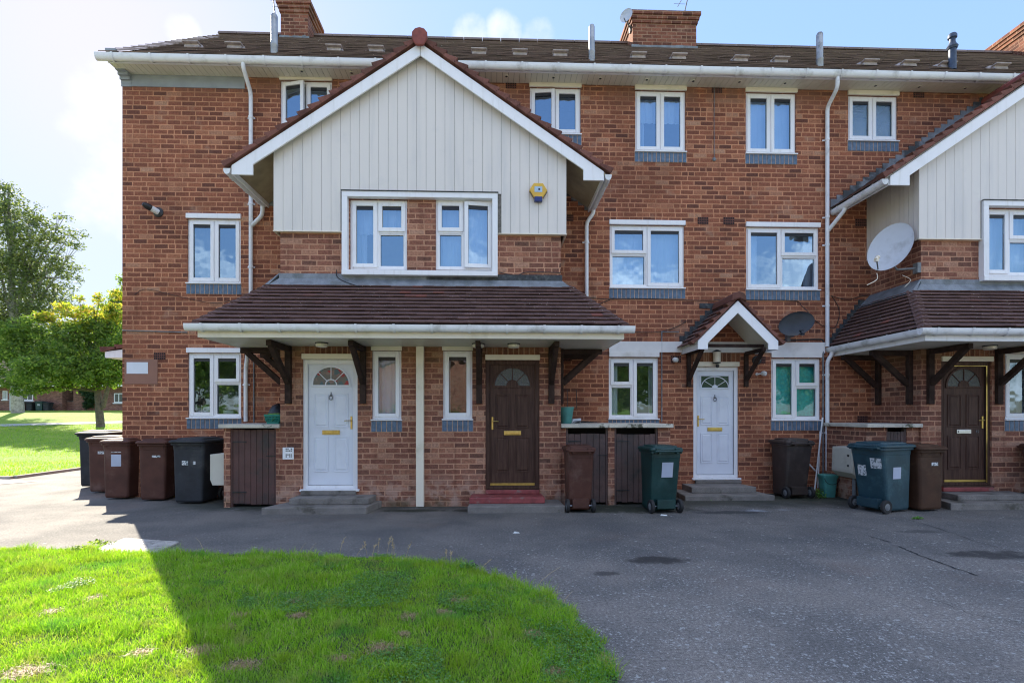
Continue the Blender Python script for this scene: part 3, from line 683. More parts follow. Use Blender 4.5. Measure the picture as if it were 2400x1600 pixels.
def rake(mb, p0, p1, n, w, h, jit=.003):    # verge tiles seen end on, from low to high
    p0 = Vector(p0); p1 = Vector(p1); d = (p1-p0)/n; L = d.length; dn = d.normalized()
    for i in range(n):
        a = p0+d*i; up = Vector((0, 0, 1)); r = Vector((0, 1, 0)); t = r.cross(dn); t = -t if t.z < 0 else t
        lift = .06
        q = []
        for (yy) in (0, w):
            for (s, hh) in ((-.01, 0), (L*1.05, 0), (L*1.05, h-lift), (-.01, h)):
                q.append(a+dn*s+t*(hh+random.uniform(-jit, jit))+r*yy)
        mb.add([q[0], q[1], q[5], q[4], q[3], q[2], q[6], q[7]], [(0, 3, 2, 1), (4, 5, 6, 7), (0, 1, 5, 4), (1, 2, 6, 5), (2, 3, 7, 6), (3, 0, 4, 7)])
# main roof
YEV = 9.08; ZEV = 7.43; YRG = 13.06; ZRG = ZEV+(YRG-YEV)*.781
rb = MB(); rb.prism([(YEV+.02, ZEV-.03), (YRG, ZRG-.03), (2*YRG-YEV, ZEV-.03), (2*YRG-YEV, ZS+.04), (YEV+.13, ZS+.04)], 'x', XL-.05, XR); RF = rb.build('roof', 'tile_main', B)
tiles((XL-.10, YEV, ZEV), (XR, YEV, ZEV), (XL-.10, YRG, ZRG), (XR, YRG, ZRG), 20, .33, 'roof_tiles', 'tile_main', RF, .03, .003)
mb = MB()
x = XL-.12
while x < XR:
    l = .45; mb.prism([(YRG-.12, ZRG-.03), (YRG-.08, ZRG+.045), (YRG, ZRG+.075+random.uniform(-.004, .004)), (YRG+.08, ZRG+.045), (YRG+.12, ZRG-.03)], 'x', x, x+l-.012); x += l
mb.build('ridge_tiles', 'tile_main', RF)
# roof vents
vent_uv = [(455, 108), (554, 111), (786, 119), (884, 121), (1123, 129), (1218, 131), (1312, 134), (1494, 139), (1588, 142), (1732, 147), (1825, 150), (2032, 156), (2124, 158), (2212, 161), (2336, 165)]
for (u, v) in vent_uv:
    # hit the roof plane z = ZEV+(y-YEV)*.781
    a, b_, c_ = ray(u, v); k = (ZEV-YEV*.781-CAMH)/(c_-b_*.781)
    x, y = a*k, b_*k
    if not (YEV < y < YRG): y = YEV+.5; x = X_(u, y)
    y = min(max(y, YEV+.22), YEV+.9)
    x = X_(u, y); z = ZEV+(y-YEV)*.781
    mb = MB(); w = .135
    mb.hull8([(x-w, y-.11, z-.05), (x+w, y-.11, z-.05), (x+w, y+.2, z+.14), (x-w, y+.2, z+.14), (x-w*.95, y-.09, z+.035), (x+w*.95, y-.09, z+.035), (x+w*.7, y+.06, z+.12), (x-w*.7, y+.06, z+.12)])
    o = mb.build('roof_vent', 'vent_tile', RF, bevel=.02, seg=3)
    mb = MB(); mb.box(x-w*1.08, x+w*1.08, y-.15, y-.02, z+.028, z+.052); mb.build('vent_hood', 'vent_tile', RF, bevel=.01)
# eaves
mb = MB(); mb.box(XL-.02, XR, YEV+.10, YEV+.125, ZS, ZEV-.01); mb.build('fascia', 'white', B)
so = MB(); x = XL
while x < XR: so.box(x+.003, x+.097, YEV+.125, YM-.001, ZS+.003+random.uniform(0, .001), ZS+.012); x += .1
so.cur = 1; so.box(XL, XR, YEV+.125, YM-.001, ZS+.0125, ZS+.03)
SO = so.build('soffit', ['soffit', 'seam'], B)
for (u, v) in [(707, 167), (824, 171), (1187, 179), (1297, 182), (1407, 184), (1516, 187), (1625, 190), (1733, 192), (1840, 195), (2052, 201), (2154, 204), (2262, 207)]:
    a, b_, c_ = ray(u, v); k = (ZS-CAMH)/c_; x, y = a*k, b_*k
    mb = MB(); mb.lathe([(.032, -.006), (.036, .004)], (x, y, ZS), 14); mb.cur = 1; mb.lathe([(.022, -.008), (.022, -.005)], (x, y, ZS), 12); mb.build('soffit_vent', ['soffit', 'black'], SO)
def gutter(mb, a, b, r=.055, br=.9, clips=True, ends=True):
    a = Vector(a); b = Vector(b); d = (b-a).normalized(); side = d.cross(Vector((0, 0, 1))).normalized(); L = (b-a).length
    def sect(P, rr):
        out = []
        for i in range(13):
            an = math.pi*i/12; out.append(P+side*(rr*math.cos(an))-Vector((0, 0, 1.7*rr*math.sin(an)**.8)))
        return out
    def seg(P, Q, rr, cap):
        A = sect(P, rr); C = sect(Q, rr); A2 = sect(P, rr-.006); C2 = sect(Q, rr-.006); n = 13
        vs = A+C+A2+C2; fs = [(i, i+1, n+i+1, n+i) for i in range(n-1)]+[(2*n+i, 3*n+i, 3*n+i+1, 2*n+i+1) for i in range(n-1)]
        fs += [(0, n, 3*n, 2*n), (n-1, 3*n-1, 4*n-1, 2*n-1)]
        if cap: fs += [tuple(range(n))[::-1], tuple(range(n, 2*n))]
        mb.add(vs, fs)
    # long runs sag a touch between brackets
    seg(a, b, r, ends)
    if clips:
        k = int(L/br)
        for i in range(k+1):
            t = (i+.45)/(k+.9)*L; seg(a+d*(t-.016)+Vector((0, 0, .004)), a+d*(t+.016)+Vector((0, 0, .004)), r+.010, False)
gm = MB(); gutter(gm, (XL-.16, YEV+.04, ZEV-.005), (XR, YEV+.04, ZEV-.005), .062, .62); gm.build('gutter', 'gutter', B, smooth=True)
# corbel at left end of the eaves, grey strip paints haze over brick
mb = MB(); xb = X_(574, YM); mb.box(XL+.002, xb, YM-.012, YM-.0005, WP(300, 203, YM)[1], ZS-.001); mb.build('eaves_haze_strip', 'band', B)
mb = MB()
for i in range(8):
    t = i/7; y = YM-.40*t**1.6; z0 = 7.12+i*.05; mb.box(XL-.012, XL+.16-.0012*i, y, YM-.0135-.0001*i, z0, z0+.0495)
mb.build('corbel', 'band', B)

# chimneys
def chimney(u0, u1, Y0, depth, vtop, name_lbl):
    x0, x1 = X_(u0, Y0), X_(u1, Y0); zt = (WP(u0, vtop, Y0)[1]+WP(u1, vtop, Y0)[1])/2; zb = ZEV+(Y0-YEV)*.781-.25
    mb = MB(); mb.box(x0, x1, Y0, Y0+depth, zb, zt-.28); C = mb.build('chimney', 'brick_chimney', B); C['label'] = name_lbl
    mb = MB()
    for i, e in enumerate((.028, .056, .085)): mb.box(x0-e, x1+e, Y0-e, Y0+depth+e, zt-.28+i*.084, zt-.28+(i+1)*.084-(.0 if i < 2 else -.0))
    mb.build('corbelling', 'brick_chimney', C)
    mb = MB(); mb.box(x0+.04, x1-.04, Y0+.05, Y0+depth-.05, zt-.03, zt+.02); mb.build('chimney_cap', 'concrete', C, bevel=.02)
    mb = MB(); zf = ZEV+(Y0-YEV)*.781; n = 9
    for i in range(n):
        xa = x0-.03+(x1-x0+.06)*i/n; xb2 = x0-.03+(x1-x0+.06)*(i+1)/n; mb.box(xa, xb2, Y0-.012-random.uniform(0, .01), Y0-.001, zf-.08, zf+.055+random.uniform(-.015, .02))
    mb.build('chimney_flashing', 'lead', C)
    return x0, x1, zt
chimney(658, 722, 12.55, .84, 2, 'narrow brick chimney beside the grey flue and aerial')
c2 = chimney(1483, 1632, 12.45, 1.15, 28, 'wide brick chimney with a grey dish on its left corner')
x3 = 13.05
mb = MB(); mb.box(x3, x3+1.6, 12.1, 13.6, 9.6, 10.78); C = mb.build('chimney', 'brick_chimney', B); C['label'] = 'brick chimney at the right edge of the roof'
mb = MB()
for i, e in enumerate((.028, .056, .085)): mb.box(x3-e, x3+1.6+e, 12.1-e, 13.6+e, 10.78+i*.084, 10.78+(i+1)*.084)
mb.build('corbelling', 'brick_chimney', C)
# flues
def flue(u, v0, v1, w, mat='flue', cap=False, cut=True):
    y = YEV+.42 if v1 > 120 else YEV+.5
    x, z0 = WP(u, v1, y); _, z1 = WP(u, v0, y); r = w/2/F*y; z0 -= .15
    mb = MB()
    if cap: mb.lathe([(r, z0), (r, z1-.28), (r*1.25, z1-.28), (r*1.5, z1-.24), (r*1.1, z1-.2), (r*.8, z1-.15), (r*.8, z1-.1), (r*1.2, z1-.08), (r*1.2, z1-.03), (r*.9, z1)], (x, y, 0), 18)
    else: mb.lathe([(r*1.06, z0), (r*1.06, z0+.28), (r*1.12, z0+.285), (r*1.12, z0+.31), (r, z0+.31), (r, z1-.03), (r*.75, z1)], (x, y, 0), 18)
    o = mb.build('flue_pipe', mat, RF, smooth=True); return o
flue(643, 35, 126, 15); flue(1387, 60, 142, 14); flue(1921, 78, 159, 15); flue(2232, 80, 146, 16, 'flue_dark', True)

# ------------------------------------------------------------------ bays with gable and canopy
def tri_clad(mb, x0, x1, z0, zfun, holes, Y):
    """vertical boards with grooves"""
    x = x0; w = (x1-x0)/31
    for i in range(31):
        a = x0+i*w+.0022; b = x0+(i+1)*w-.0022
        segs = [(z0, None)]
        for (h0, h1, hz0, hz1) in holes:
            if a < h1-.001 and b > h0+.001: segs = [(z0, hz0), (hz1, None)] if hz0 > z0 else [(hz1, None)]
        for (s0, s1) in segs:
            if s1 is not None and s1 <= s0: continue
            ta = zfun(a) if s1 is None else s1; tb = zfun(b) if s1 is None else s1
            mb.hull8([(a, Y, s0), (b, Y, s0), (b, Y+.02, s0), (a, Y+.02, s0), (a, Y, ta), (b, Y, tb), (b, Y+.02, tb), (a, Y+.02, ta)])
PX0, PX1 = -3.36, 1.15; GX0, GX1 = -3.93, 1.71; BX0, BX1 = -3.28, 1.07; AX = -1.105
GZA, GZE = 7.09, 5.18; SLP = (GZA-GZE)/(GX1-AX)
CX0, CX1 = -4.04, 1.865; CZE, CZT = 2.67, 3.44; ZCS = 2.485
PZ0 = WP(985, 544, YP)[1]
SX0, SX1, SZ0, SZ1 = rectpx(800.7, 446.7+3, 1166.5, 645, YP-.03)
def bay(k, dx):
    H = HB[k]
    def bw(u0, v0, u1, v1, cols, Yw=YB, **kk):
        x0, x1, z0, z1 = rectpx(u0, v0, u1, v1, Yw); H.append((x0+dx, x1+dx, z0-.022, z1)); return window(x0+dx, x1+dx, z0, z1, YB, cols, **kk)
    bw(820, 468, 954, 631, [(.48, T1), (.52, TB)], inner='net_half' if k == 0 else 'net', blue=False, lintel=False, sill=False, seed=20+k)
    bw(1021, 468, 1157, 632, [(.48, TB), (.52, T1)], inner='net', blue=False, lintel=False, sill=False, seed=22+k, openc=((1, 0), 'r', R(7)) if k == 0 else None)
    bw(872, 822, 940.6, 982, [(1, T1)], inner='net' if k == 0 else 'drape', seed=24, lintel_mat='cream', lintel_h=.1, vent=True, glassm='pane_low')
    bw(1038, 822, 1107, 981, [(1, T1)], inner='drape', seed=25, glassm='pane_low', lintel_mat='cream', lintel_h=.1)
    if k == 0:
        doorpx(709, 842, 838, 1145, YB, H, dx, col='white', handle='r', lbl='white panelled door with a stained glass fanlight')
        doorpx(1138, 844, 1264.5, 1146, YB, H, dx, col='brown', handle='l', glassm='obscure', knocker=False, letter='brass', number='9' if False else None, lbl='dark brown panelled door with brass letter box above red steps')
    else:
        doorpx(709, 842, 838, 1145, YB, H, dx, col='brown', handle='r', glassm='obscure', knocker=False, letter='silver', brassedge=True, number='15', lbl='dark brown panelled door numbered 15 with a silver letter box')
        doorpx(1138, 844, 1264.5, 1146, YB, H, dx, col='white', handle='l', glassm='stained')
    w = wall(BX0+dx, BX1+dx, -.05, 5.3, YB, H)
    w.add([(BX0+dx, YB, -.05), (BX0+dx, YM, -.05), (BX0+dx, YM, 5.3), (BX0+dx, YB, 5.3)], [(0, 3, 2, 1)])
    w.add([(BX1+dx, YB, -.05), (BX1+dx, YM, -.05), (BX1+dx, YM, 5.3), (BX1+dx, YB, 5.3)], [(0, 1, 2, 3)])
    bay_wall = w.build('bay_wall', 'brick_bay', B)
    # golden soldier course above the doors
    for (u0, u1) in ((712, 832), (1138, 1264)):
        a, b = X_(u0, YB)+dx, X_(u1, YB)+dx; mb = MB(); mb.box(a, b, YB-.006, YB+.02, 2.30, ZCS-.002); mb.build('soldier_course', 'brick_gold', B)
    # cladding
    zf = lambda x: GZA-.09-abs(x-AX-dx)*SLP
    cl = MB(); holes = [(SX0+dx, SX1+dx, SZ0, SZ1)]
    cl.cur = 0; tri_clad(cl, PX0+dx, PX1+dx, PZ0, zf, holes, YP)
    for side, xx in ((0, PX0+dx), (1, PX1+dx)):     # returns to the main wall
        y = YP+.02; n = 12; ww = (YM-y)/n
        for i in range(n): cl.box(*( (xx, xx+.02) if side == 0 else (xx-.02, xx)), y+i*ww+.004, y+(i+1)*ww-.004, PZ0, 5.49)
    cl.cur = 1
    zz = zf(PX0+dx+.025)
    mid = [(PX0+dx+.025, PZ0+.01), (SX0+dx-.002, PZ0+.01), (SX0+dx-.002, SZ1), (SX1+dx+.002, SZ1), (SX1+dx+.002, PZ0+.01), (PX1+dx-.025, PZ0+.01), (PX1+dx-.025, zf(PX1+dx-.025)), (AX+dx, zf(AX+dx)), (PX0+dx+.025, zz)]
    cl.prism(mid, 'y', YP+.012, YP+.035)
    cl.box(PX0+dx+.021, PX0+dx+.03, YP+.03, YM, PZ0+.01, 5.48); cl.box(PX1+dx-.03, PX1+dx-.021, YP+.03, YM, PZ0+.01, 5.48)
    CLD = cl.build('cladding', ['cladding', 'seam'], B)
    mb = MB(); mb.box(PX0+dx-.006, SX0+dx-.003, YP-.008, YB, PZ0-.014, PZ0-.001); mb.box(PX0+dx-.006, PX0+dx+.02, YB, YM, PZ0-.014, PZ0-.001); mb.build('cladding_trim', 'cream', CLD)
    mb = MB(); mb.box(SX1+dx+.003, PX1+dx+.006, YP-.008, YB, PZ0-.014, PZ0-.001); mb.box(PX1+dx-.02, PX1+dx+.006, YB, YM, PZ0-.014, PZ0-.001); mb.build('cladding_trim', 'cream', CLD)
    mb = MB(); mb.box(SX0+dx-.01, SX1+dx+.01, YP-.05, YP-.001, SZ1+.001, SZ1+.012); mb.build('drip_strip', 'lead_dark', CLD)
    mb = MB(); yq = YP-.035; t = .085; tb = .075
    mb.box(SX0+dx, SX0+dx+t, yq, YB+.03, SZ0+tb, SZ1-t); mb.box(SX1+dx-t, SX1+dx, yq, YB+.03, SZ0+tb, SZ1-t); mb.box(SX0+dx, SX1+dx, yq, YB+.03, SZ1-t, SZ1); mb.box(SX0+dx, SX1+dx, yq-.01, YB-.001, SZ0, SZ0+tb)
    mb.build('window_surround', 'cream' if k == 9 else 'white', CLD, bevel=.005)
    # gable roof
    gr = MB(); th = .06
    gr.prism([(GX0+dx-.04, GZE+.0), (AX+dx, GZA+.015), (GX1+dx+.04, GZE+.0), (GX1+dx+.04, GZE-.05), (AX+dx, GZA-.06), (GX0+dx-.04, GZE-.05)], 'y', YG+.03, YM-.001)
    GR = gr.build('gable_roof', 'soffit', B)
    hy = YG-.03
    tiles((GX0+dx-.09, YM, GZE-.02), (GX0+dx-.09, hy+.1, GZE-.02), (AX+dx, YM, GZA+.045), (AX+dx, hy+.1, GZA+.045), 18, .2, 'gable_tiles', 'tile_canopy', GR, .036)
    tiles((GX1+dx+.09, hy+.1, GZE-.02), (GX1+dx+.09, YM, GZE-.02), (AX+dx, hy+.1, GZA+.045), (AX+dx, YM, GZA+.045), 18, .2, 'gable_tiles', 'tile_canopy', GR, .036)
    vg = MB(); rake(vg, (GX0+dx-.09, hy-.03, GZE-.03), (AX+dx-.03, hy-.03, GZA+.02), 18, .14, .10); vg.build('verge_tiles', 'tile_verge', GR, bevel=.006)
    vg = MB(); rake(vg, (GX1+dx+.09, hy-.03, GZE-.03), (AX+dx+.03, hy-.03, GZA+.02), 18, .14, .10); vg.build('verge_tiles', 'tile_verge', GR, bevel=.006)
    # ridge
    mb = MB(); y = hy-.06
    prof = [(-.12, -.03), (-.115, .05), (-.07, .105), (0, .125), (.07, .105), (.115, .05), (.12, -.03), (.06, -.15), (-.06, -.15)]
    mb.prism([(AX+dx+a, GZA+.06+b) for a, b in prof], 'y', y-.03, y+.02)
    mb.prism([(AX+dx+a*.92, GZA+.06+b*.95) for a, b in prof[:7]], 'y', y+.02, YM-.002)
    mb.build('ridge_tile', 'ridge_red' , GR, bevel=.02, seg=3)
    # barge boards
    bb = MB(); bt = .19; y0, y1 = YG-.03, YG
    for sgn, gx in ((-1, GX0), (1, GX1)):
        gx = gx+dx; ix = gx-sgn*.315
        P = [(gx, GZE), (AX+dx, GZA), (AX+dx, GZA-bt), (ix, GZA-bt-abs(ix-AX-dx)*SLP), (ix, GZE-.14), (gx, GZE-.14)]
        q = [(p[0], p[1]) for p in P]
        if sgn > 0: q = q[::-1]
        bb.prism(q, 'y', y0, y1)
    BB = bb.build('barge_board', 'white', GR, bevel=.004)
    mb = MB(); mb.box(AX+dx-.004, AX+dx+.004, y0-.002, y0-.0005, GZA-bt-.0, GZA-.01)
    mb.build('board_joint', 'seam', GR)
    # eaves of the gable: boxed ends, side fascias and a timber lined underside
    for sgn, gx in ((-1, GX0), (1, GX1)):
        gx = gx+dx; ix = gx-sgn*.315
        mb = MB(); mb.box(gx-.010, gx+.012, YG+.001, YM-.001, GZE-.13, GZE-.051); mb.build('side_fascia', 'white', GR)
        px = (PX0 if sgn < 0 else PX1)+dx; zf_ = lambda x: GZE-.055+abs(x-gx)*SLP
        a, b = (gx+.012, px) if sgn < 0 else (px, gx-.012)
        mb = MB(); mb.hull8([(a, YG+.002, zf_(a)-.01), (b, YG+.002, zf_(b)-.01), (b, YM-.002, zf_(b)-.01), (a, YM-.002, zf_(a)-.01), (a, YG+.002, zf_(a)), (b, YG+.002, zf_(b)), (b, YM-.002, zf_(b)), (a, YM-.002, zf_(a))]); mb.build('eaves_lining', 'lining', GR)
    gm = MB(); gutter(gm, (GX0+dx-.075, YG-.02, GZE-.04), (GX0+dx-.075, YM-.02, GZE-.05), .052, .5); gm.build('gutter', 'gutter', B, smooth=True)
    gm = MB(); gutter(gm, (GX1+dx+.075, YG-.02, GZE-.04), (GX1+dx+.075, YM-.02, GZE-.05), .052, .5); gm.build('gutter', 'gutter', B, smooth=True)
    # stepped flashing where the slopes meet the main wall
    for sgn, gx in ((-1, GX0), (1, GX1)):
        mb = MB(); z = GZE-.03; i = 0
        while z < ZS-.05:
            xx = AX+dx+sgn*(GZA+.03-z)/SLP
            z = round(z/.083)*.083
            a, b = (xx-.03, xx+.16) if sgn < 0 else (xx-.16, xx+.03)
            if z+.13 < ZS: mb.box(a, b, YM-.014-.0004*(i % 3), YM-.001, z-.06, z+(.115 if sgn > 0 or k == 0 else .20)+random.uniform(-.006, .006))
            z += .083; i += 1
            if z > GZA+.02: break
        mb.build('flashing', 'lead_grey', GR)
    # canopy
    e = .0
    cb = MB()
    fz = (CZE-.01)
    cb.hull8([(CX0+dx+.06, YE+.05, ZCS+.02), (CX1+dx-.06, YE+.05, ZCS+.02), (CX1+dx-.06, YM-.002, ZCS+.02), (CX0+dx+.06, YM-.002, ZCS+.02), (CX0+dx+.06, YE+.05, fz), (CX1+dx-.06, YE+.05, fz), (CX1+dx-.06, YM-.002, fz), (CX0+dx+.06, YM-.002, fz)])
    C = cb.build('canopy', 'wood_dark', B)
    sf = MB(); y = YE+.045; i = 0
    while y < YB-.002:
        y2 = min(y+.098, YB-.002); sf.box(CX0+dx+.05, CX1+dx-.05, y+.002, y2, ZCS+.004, ZCS+.014); y += .1
    for (a, b) in ((CX0+dx+.05, BX0+dx-.002), (BX1+dx+.002, CX1+dx-.05)):
        y = YB
        while y < YM-.003: y2 = min(y+.098, YM-.002); sf.box(a, b, y+.002, y2, ZCS+.004, ZCS+.014); y += .1
    sf.build('canopy_soffit', 'soffit', C)
    top = [(BX0+dx-.14, YB, CZT), (BX1+dx+.14, YB, CZT)]
    tiles((CX0+dx, YE, CZE), (CX1+dx, YE, CZE), top[0], top[1], 11, .165, 'canopy_tiles', 'tile_canopy', C, .046, .0035)
    tiles((CX0+dx, YM-.003, CZE), (CX0+dx, YE, CZE), (BX0+dx-.14, YM-.003, CZT), (BX0+dx-.14, YB, CZT), 11, .165, 'canopy_tiles', 'tile_canopy', C, .046, .0035)
    tiles((CX1+dx, YE, CZE), (CX1+dx, YM-.003, CZE), (BX1+dx+.14, YB, CZT), (BX1+dx+.14, YM-.003, CZT), 11, .165, 'canopy_tiles', 'tile_canopy', C, .046, .0035)
    un = MB()
    un.add([(CX0+dx, YE, CZE-.012), (CX1+dx, YE, CZE-.012), (BX1+dx+.14, YB, CZT-.012), (BX0+dx-.14, YB, CZT-.012), (CX0+dx, YM-.004, CZE-.012), (BX0+dx-.14, YM-.004, CZT-.012), (CX1+dx, YM-.004, CZE-.012), (BX1+dx+.14, YM-.004, CZT-.012)], [(0, 1, 2, 3), (4, 0, 3, 5), (1, 6, 7, 2)])
    un.build('underlay', 'wood_dark', C)
    for (c0, c1) in (((CX0+dx, YE, CZE), top[0]), ((CX1+dx, YE, CZE), top[1])):   # mitred hip tiles
        hp = MB(); a = Vector(c0); b = Vector(c1); n = 11
        for i in range(n):
            p = a.lerp(b, i/n); q = a.lerp(b, (i+1.1)/n); d = (q-p).normalized(); s_ = d.cross(Vector((0, 0, 1))).normalized(); u_ = s_.cross(d)
            r1 = .034; w_ = .085
            vs = [p+s_*-w_-u_*.012+u_*r1*.2, p+u_*(r1+.012), p+s_*w_-u_*.012+u_*r1*.2, q+s_*-w_-u_*.02, q+u_*(r1-.012), q+s_*w_-u_*.02, p-u_*.01]
            hp.add(vs, [(0, 1, 4, 3), (1, 2, 5, 4), (0, 6, 2, 1)])
        hp.build('hip_tiles', 'tile_canopy', C)
    # lead flashing apron
    fl = MB(); zt = CZT+.17
    fl.hull8([(BX0+dx-.15, YB-.10, CZT-.035), (BX1+dx+.15, YB-.10, CZT-.035), (BX1+dx+.15, YB-.001, CZT-.03), (BX0+dx-.15, YB-.001, CZT-.03), (BX0+dx-.02, YB-.016, zt-.08), (BX1+dx+.02, YB-.016, zt-.08), (BX1+dx+.02, YB-.001, zt-.08), (BX0+dx-.02, YB-.001, zt-.08)])
    fl.box(BX0+dx-.016, BX1+dx+.016, YB-.0155, YB-.001, zt-.079, zt)
    fl.hull8([(BX0+dx-.24, YB-.10, CZT-.06), (BX0+dx-.151, YB-.10, CZT-.035), (BX0+dx-.001, YM-.002, CZT-.03), (BX0+dx-.24, YM-.002, CZT-.06), (BX0+dx-.016, YB-.012, zt), (BX0+dx-.002, YB-.012, zt), (BX0+dx-.001, YM-.002, zt), (BX0+dx-.016, YM-.002, zt)])
    fl.build('apron_flashing', 'lead', C)
    if k == 0:
        mb = MB(); xx = X_(1000, YB); mb.box(xx, BX1+.02, YB-.019, YB-.0158, zt-.115, zt+.01); mb.build('tar_patch', 'lead_dark', C)
    # stepped flashing at the main wall above the side slopes
    for sgn in (-1, 1):
        mb = MB(); c0 = CX0+dx if sgn < 0 else CX1+dx; b0 = (BX0+dx-.14) if sgn < 0 else (BX1+dx+.14); n = 9
        for i in range(n):
            t = (i+.5)/n; xx = c0+(b0-c0)*t; z = CZE+(CZT-CZE)*t; mb.box(xx-.07, xx+.07, YM-.013-.0004*(i % 2), YM-.001, z-.04, z+.12+random.uniform(-.01, .01))
        mb.build('flashing', 'lead_dark', C)
    # canopy fascia and gutter
    fa = MB(); zb, zt2 = ZCS, CZE-.02
    fa.box(CX0+dx+.03, CX1+dx-.03, YE+.028, YE+.048, zb, zt2); fa.box(CX0+dx+.03, CX0+dx+.05, YE+.048, YM-.001, zb, zt2); fa.box(CX1+dx-.05, CX1+dx-.03, YE+.048, YM-.001, zb, zt2)
    fa.build('canopy_fascia', 'cream' if k == 0 else 'white', C)
    gm = MB(); zg = CZE-.015; gutter(gm, (CX0+dx-.10, YE-.03, zg), (CX1+dx+.10, YE-.03, zg), .056, .55)
    if k: gutter(gm, (CX0+dx-.03, YM+.0, zg-.01), (CX0+dx-.03, YE-.03, zg), .056, .5)
    gm.build('canopy_gutter', 'gutter', C, smooth=True)
    # timber brackets
    def bracket(x, y0, dirx, diry, reach):
        mb = MB(); zt3 = ZCS+.002; pw = .045
        if diry: mb.box(x-pw, x+pw, y0-.065, y0-.001, 1.60, zt3)
        else: mb.box(*((x-.065, x-.001) if dirx < 0 else (x+.001, x+.065)), y0-pw, y0+pw, 1.60, zt3)
        s = Vector((dirx, diry, 0)); a = Vector((x, y0, 0))+s*.06
        mb.bar(a+Vector((0, 0, 1.93)), a+s*reach+Vector((0, 0, zt3-.06)), .07, .085)
        mb.bar(a+Vector((0, 0, zt3-.045)), a+s*(reach+.08)+Vector((0, 0, zt3-.045)), .072, .08)
        for zz in (1.70, 2.05, 2.3):
            if diry: mb.lathe([(.009, 0), (.009, .008)], (x, y0-.065, zz), 8, Matrix.Rotation(R(90), 3, 'X'))
        mb.build('bracket', 'wood_dark', C, bevel=.006)
    for x in (-3.147, -2.007, -.213, .918): bracket(x+dx, YB, 0, -1, .62)
    for y in (8.56, 9.27): bracket(BX0+dx, y, -1, 0, .55)
    for y in (8.56, 9.27): bracket(BX1+dx, y, 1, 0, .55)
    if k == 0:
        x0, x1 = X_(975, YB-.08), X_(993, YB-.08); mb = MB(); mb.box(x0, x1, YB-.09, YB-.001, 0.01, ZCS+.002); mb.build('boundary_board', 'cream', B, bevel=.006)
bay(0, 0); bay(1, DX)

# ------------------------------------------------------------------ small gabled hood over the middle door
HX0, HX1, HYF, HA = 3.40, 4.76, 8.75, 4.075
HZA, HZE = 3.325, 2.66; HS = (HZA-HZE)/(HA-HX0)
hd = MB()
hd.prism([(HX0-.02, HZE-.02), (HA, HZA), (HX1+.02, HZE-.02), (HX1+.02, HZE-.06), (HA, HZA-.045), (HX0-.02, HZE-.06)], 'y', HYF+.03, YM-.002)
HD = hd.build('door_hood', 'soffit', B)
tiles((HX0-.07, YM-.003, HZE-.05), (HX0-.07, HYF+.06, HZE-.05), (HA, YM-.003, HZA+.035), (HA, HYF+.06, HZA+.035), 8, .165, 'hood_tiles', 'tile_canopy', HD, .036)
tiles((HX1+.07, HYF+.06, HZE-.05), (HX1+.07, YM-.003, HZE-.05), (HA, HYF+.06, HZA+.035), (HA, YM-.003, HZA+.035), 8, .165, 'hood_tiles', 'tile_canopy', HD, .036)
for xs, sg in ((HX0-.07, -1), (HX1+.07, 1)):
    vg = MB(); rake(vg, (xs, HYF-.04, HZE-.06), (HA+sg*.02, HYF-.04, HZA+.02), 6, .16, .075); vg.build('verge_tiles', 'tile_verge', HD, bevel=.008)
mb = MB(); mb.prism([(HA-.13, HZA-.02), (HA-.11, HZA+.085), (HA-.06, HZA+.13), (HA, HZA+.145), (HA+.06, HZA+.13), (HA+.11, HZA+.085), (HA+.13, HZA-.02), (HA, HZA+.03)], 'y', HYF-.08, YM-.003); mb.build('ridge_tile', 'tile_verge', HD, bevel=.02, seg=3)
bb = MB()
for sgn, gx in ((-1, HX0), (1, HX1)):
    ix = gx-sgn*.17; bt = .205
    P = [(gx, HZE), (HA, HZA), (HA, HZA-bt), (ix, HZA-bt-abs(ix-HA)*HS), (ix, HZE-.145), (gx, HZE-.145)]
    bb.prism(P if sgn < 0 else P[::-1], 'y', HYF-.02, HYF+.005)
bb.build('barge_board', 'white', HD, bevel=.004)
for gx in (HX0, HX1-.02): mb = MB(); mb.box(gx, gx+.02, HYF+.006, YM-.002, HZE-.145, HZE-.03); mb.build('side_fascia', 'white', HD)
mb = MB()
for i in range(7):
    y0 = HYF+.04+i*.1
    for s_, x0_ in ((-1, HX0+.03), (1, HX1-.03)):
        z0_ = HZE-.09; xm = HA; zm = HZA-.075
        mb.add([(x0_, y0_+0 if False else y0, z0_), (x0_, y0+.096, z0_), (xm, y0+.096, zm), (xm, y0, zm)], [(0, 1, 2, 3)])
mb.build('hood_lining', 'soffit', HD)
mb = MB(); mb.bar((HX0+.12, HYF+.25, HZE-.05), (HX1-.12, HYF+.25, HZE-.05), .06, .05)
mb.build('tie_beam', 'wood_dark', HD)
for x in (X_(1613, YM), X_(1747, YM)):
    mb = MB(); mb.box(x-.035, x+.035, YM-.06, YM-.001, 1.93, HZE-.12); mb.bar((x, YM-.04, 2.05), (x, HYF+.12, HZE-.14), .06, .06); mb.bar((x, YM-.03, HZE-.13), (x, HYF+.08, HZE-.13), .06, .06); mb.build('bracket', 'wood_dark', HD, bevel=.005)
mb = MB(); n = 8
for i in range(n):
    t = (i+.4)/n; xx = HX0-.07+(HA-HX0+.07)*t; z = HZE-.05+(HZA-HZE+.085)*t; mb.box(xx-.10, xx+.06, YM-.014-.0004*(i % 2), YM-.001, z-.07, z+.10+random.uniform(-.01, .01))
mb.box(HA-.35, HA-.05, YM-.0135, YM-.0015, HZA+.02, HZA+.11)
mb.build('flashing', 'lead_dark', HD)
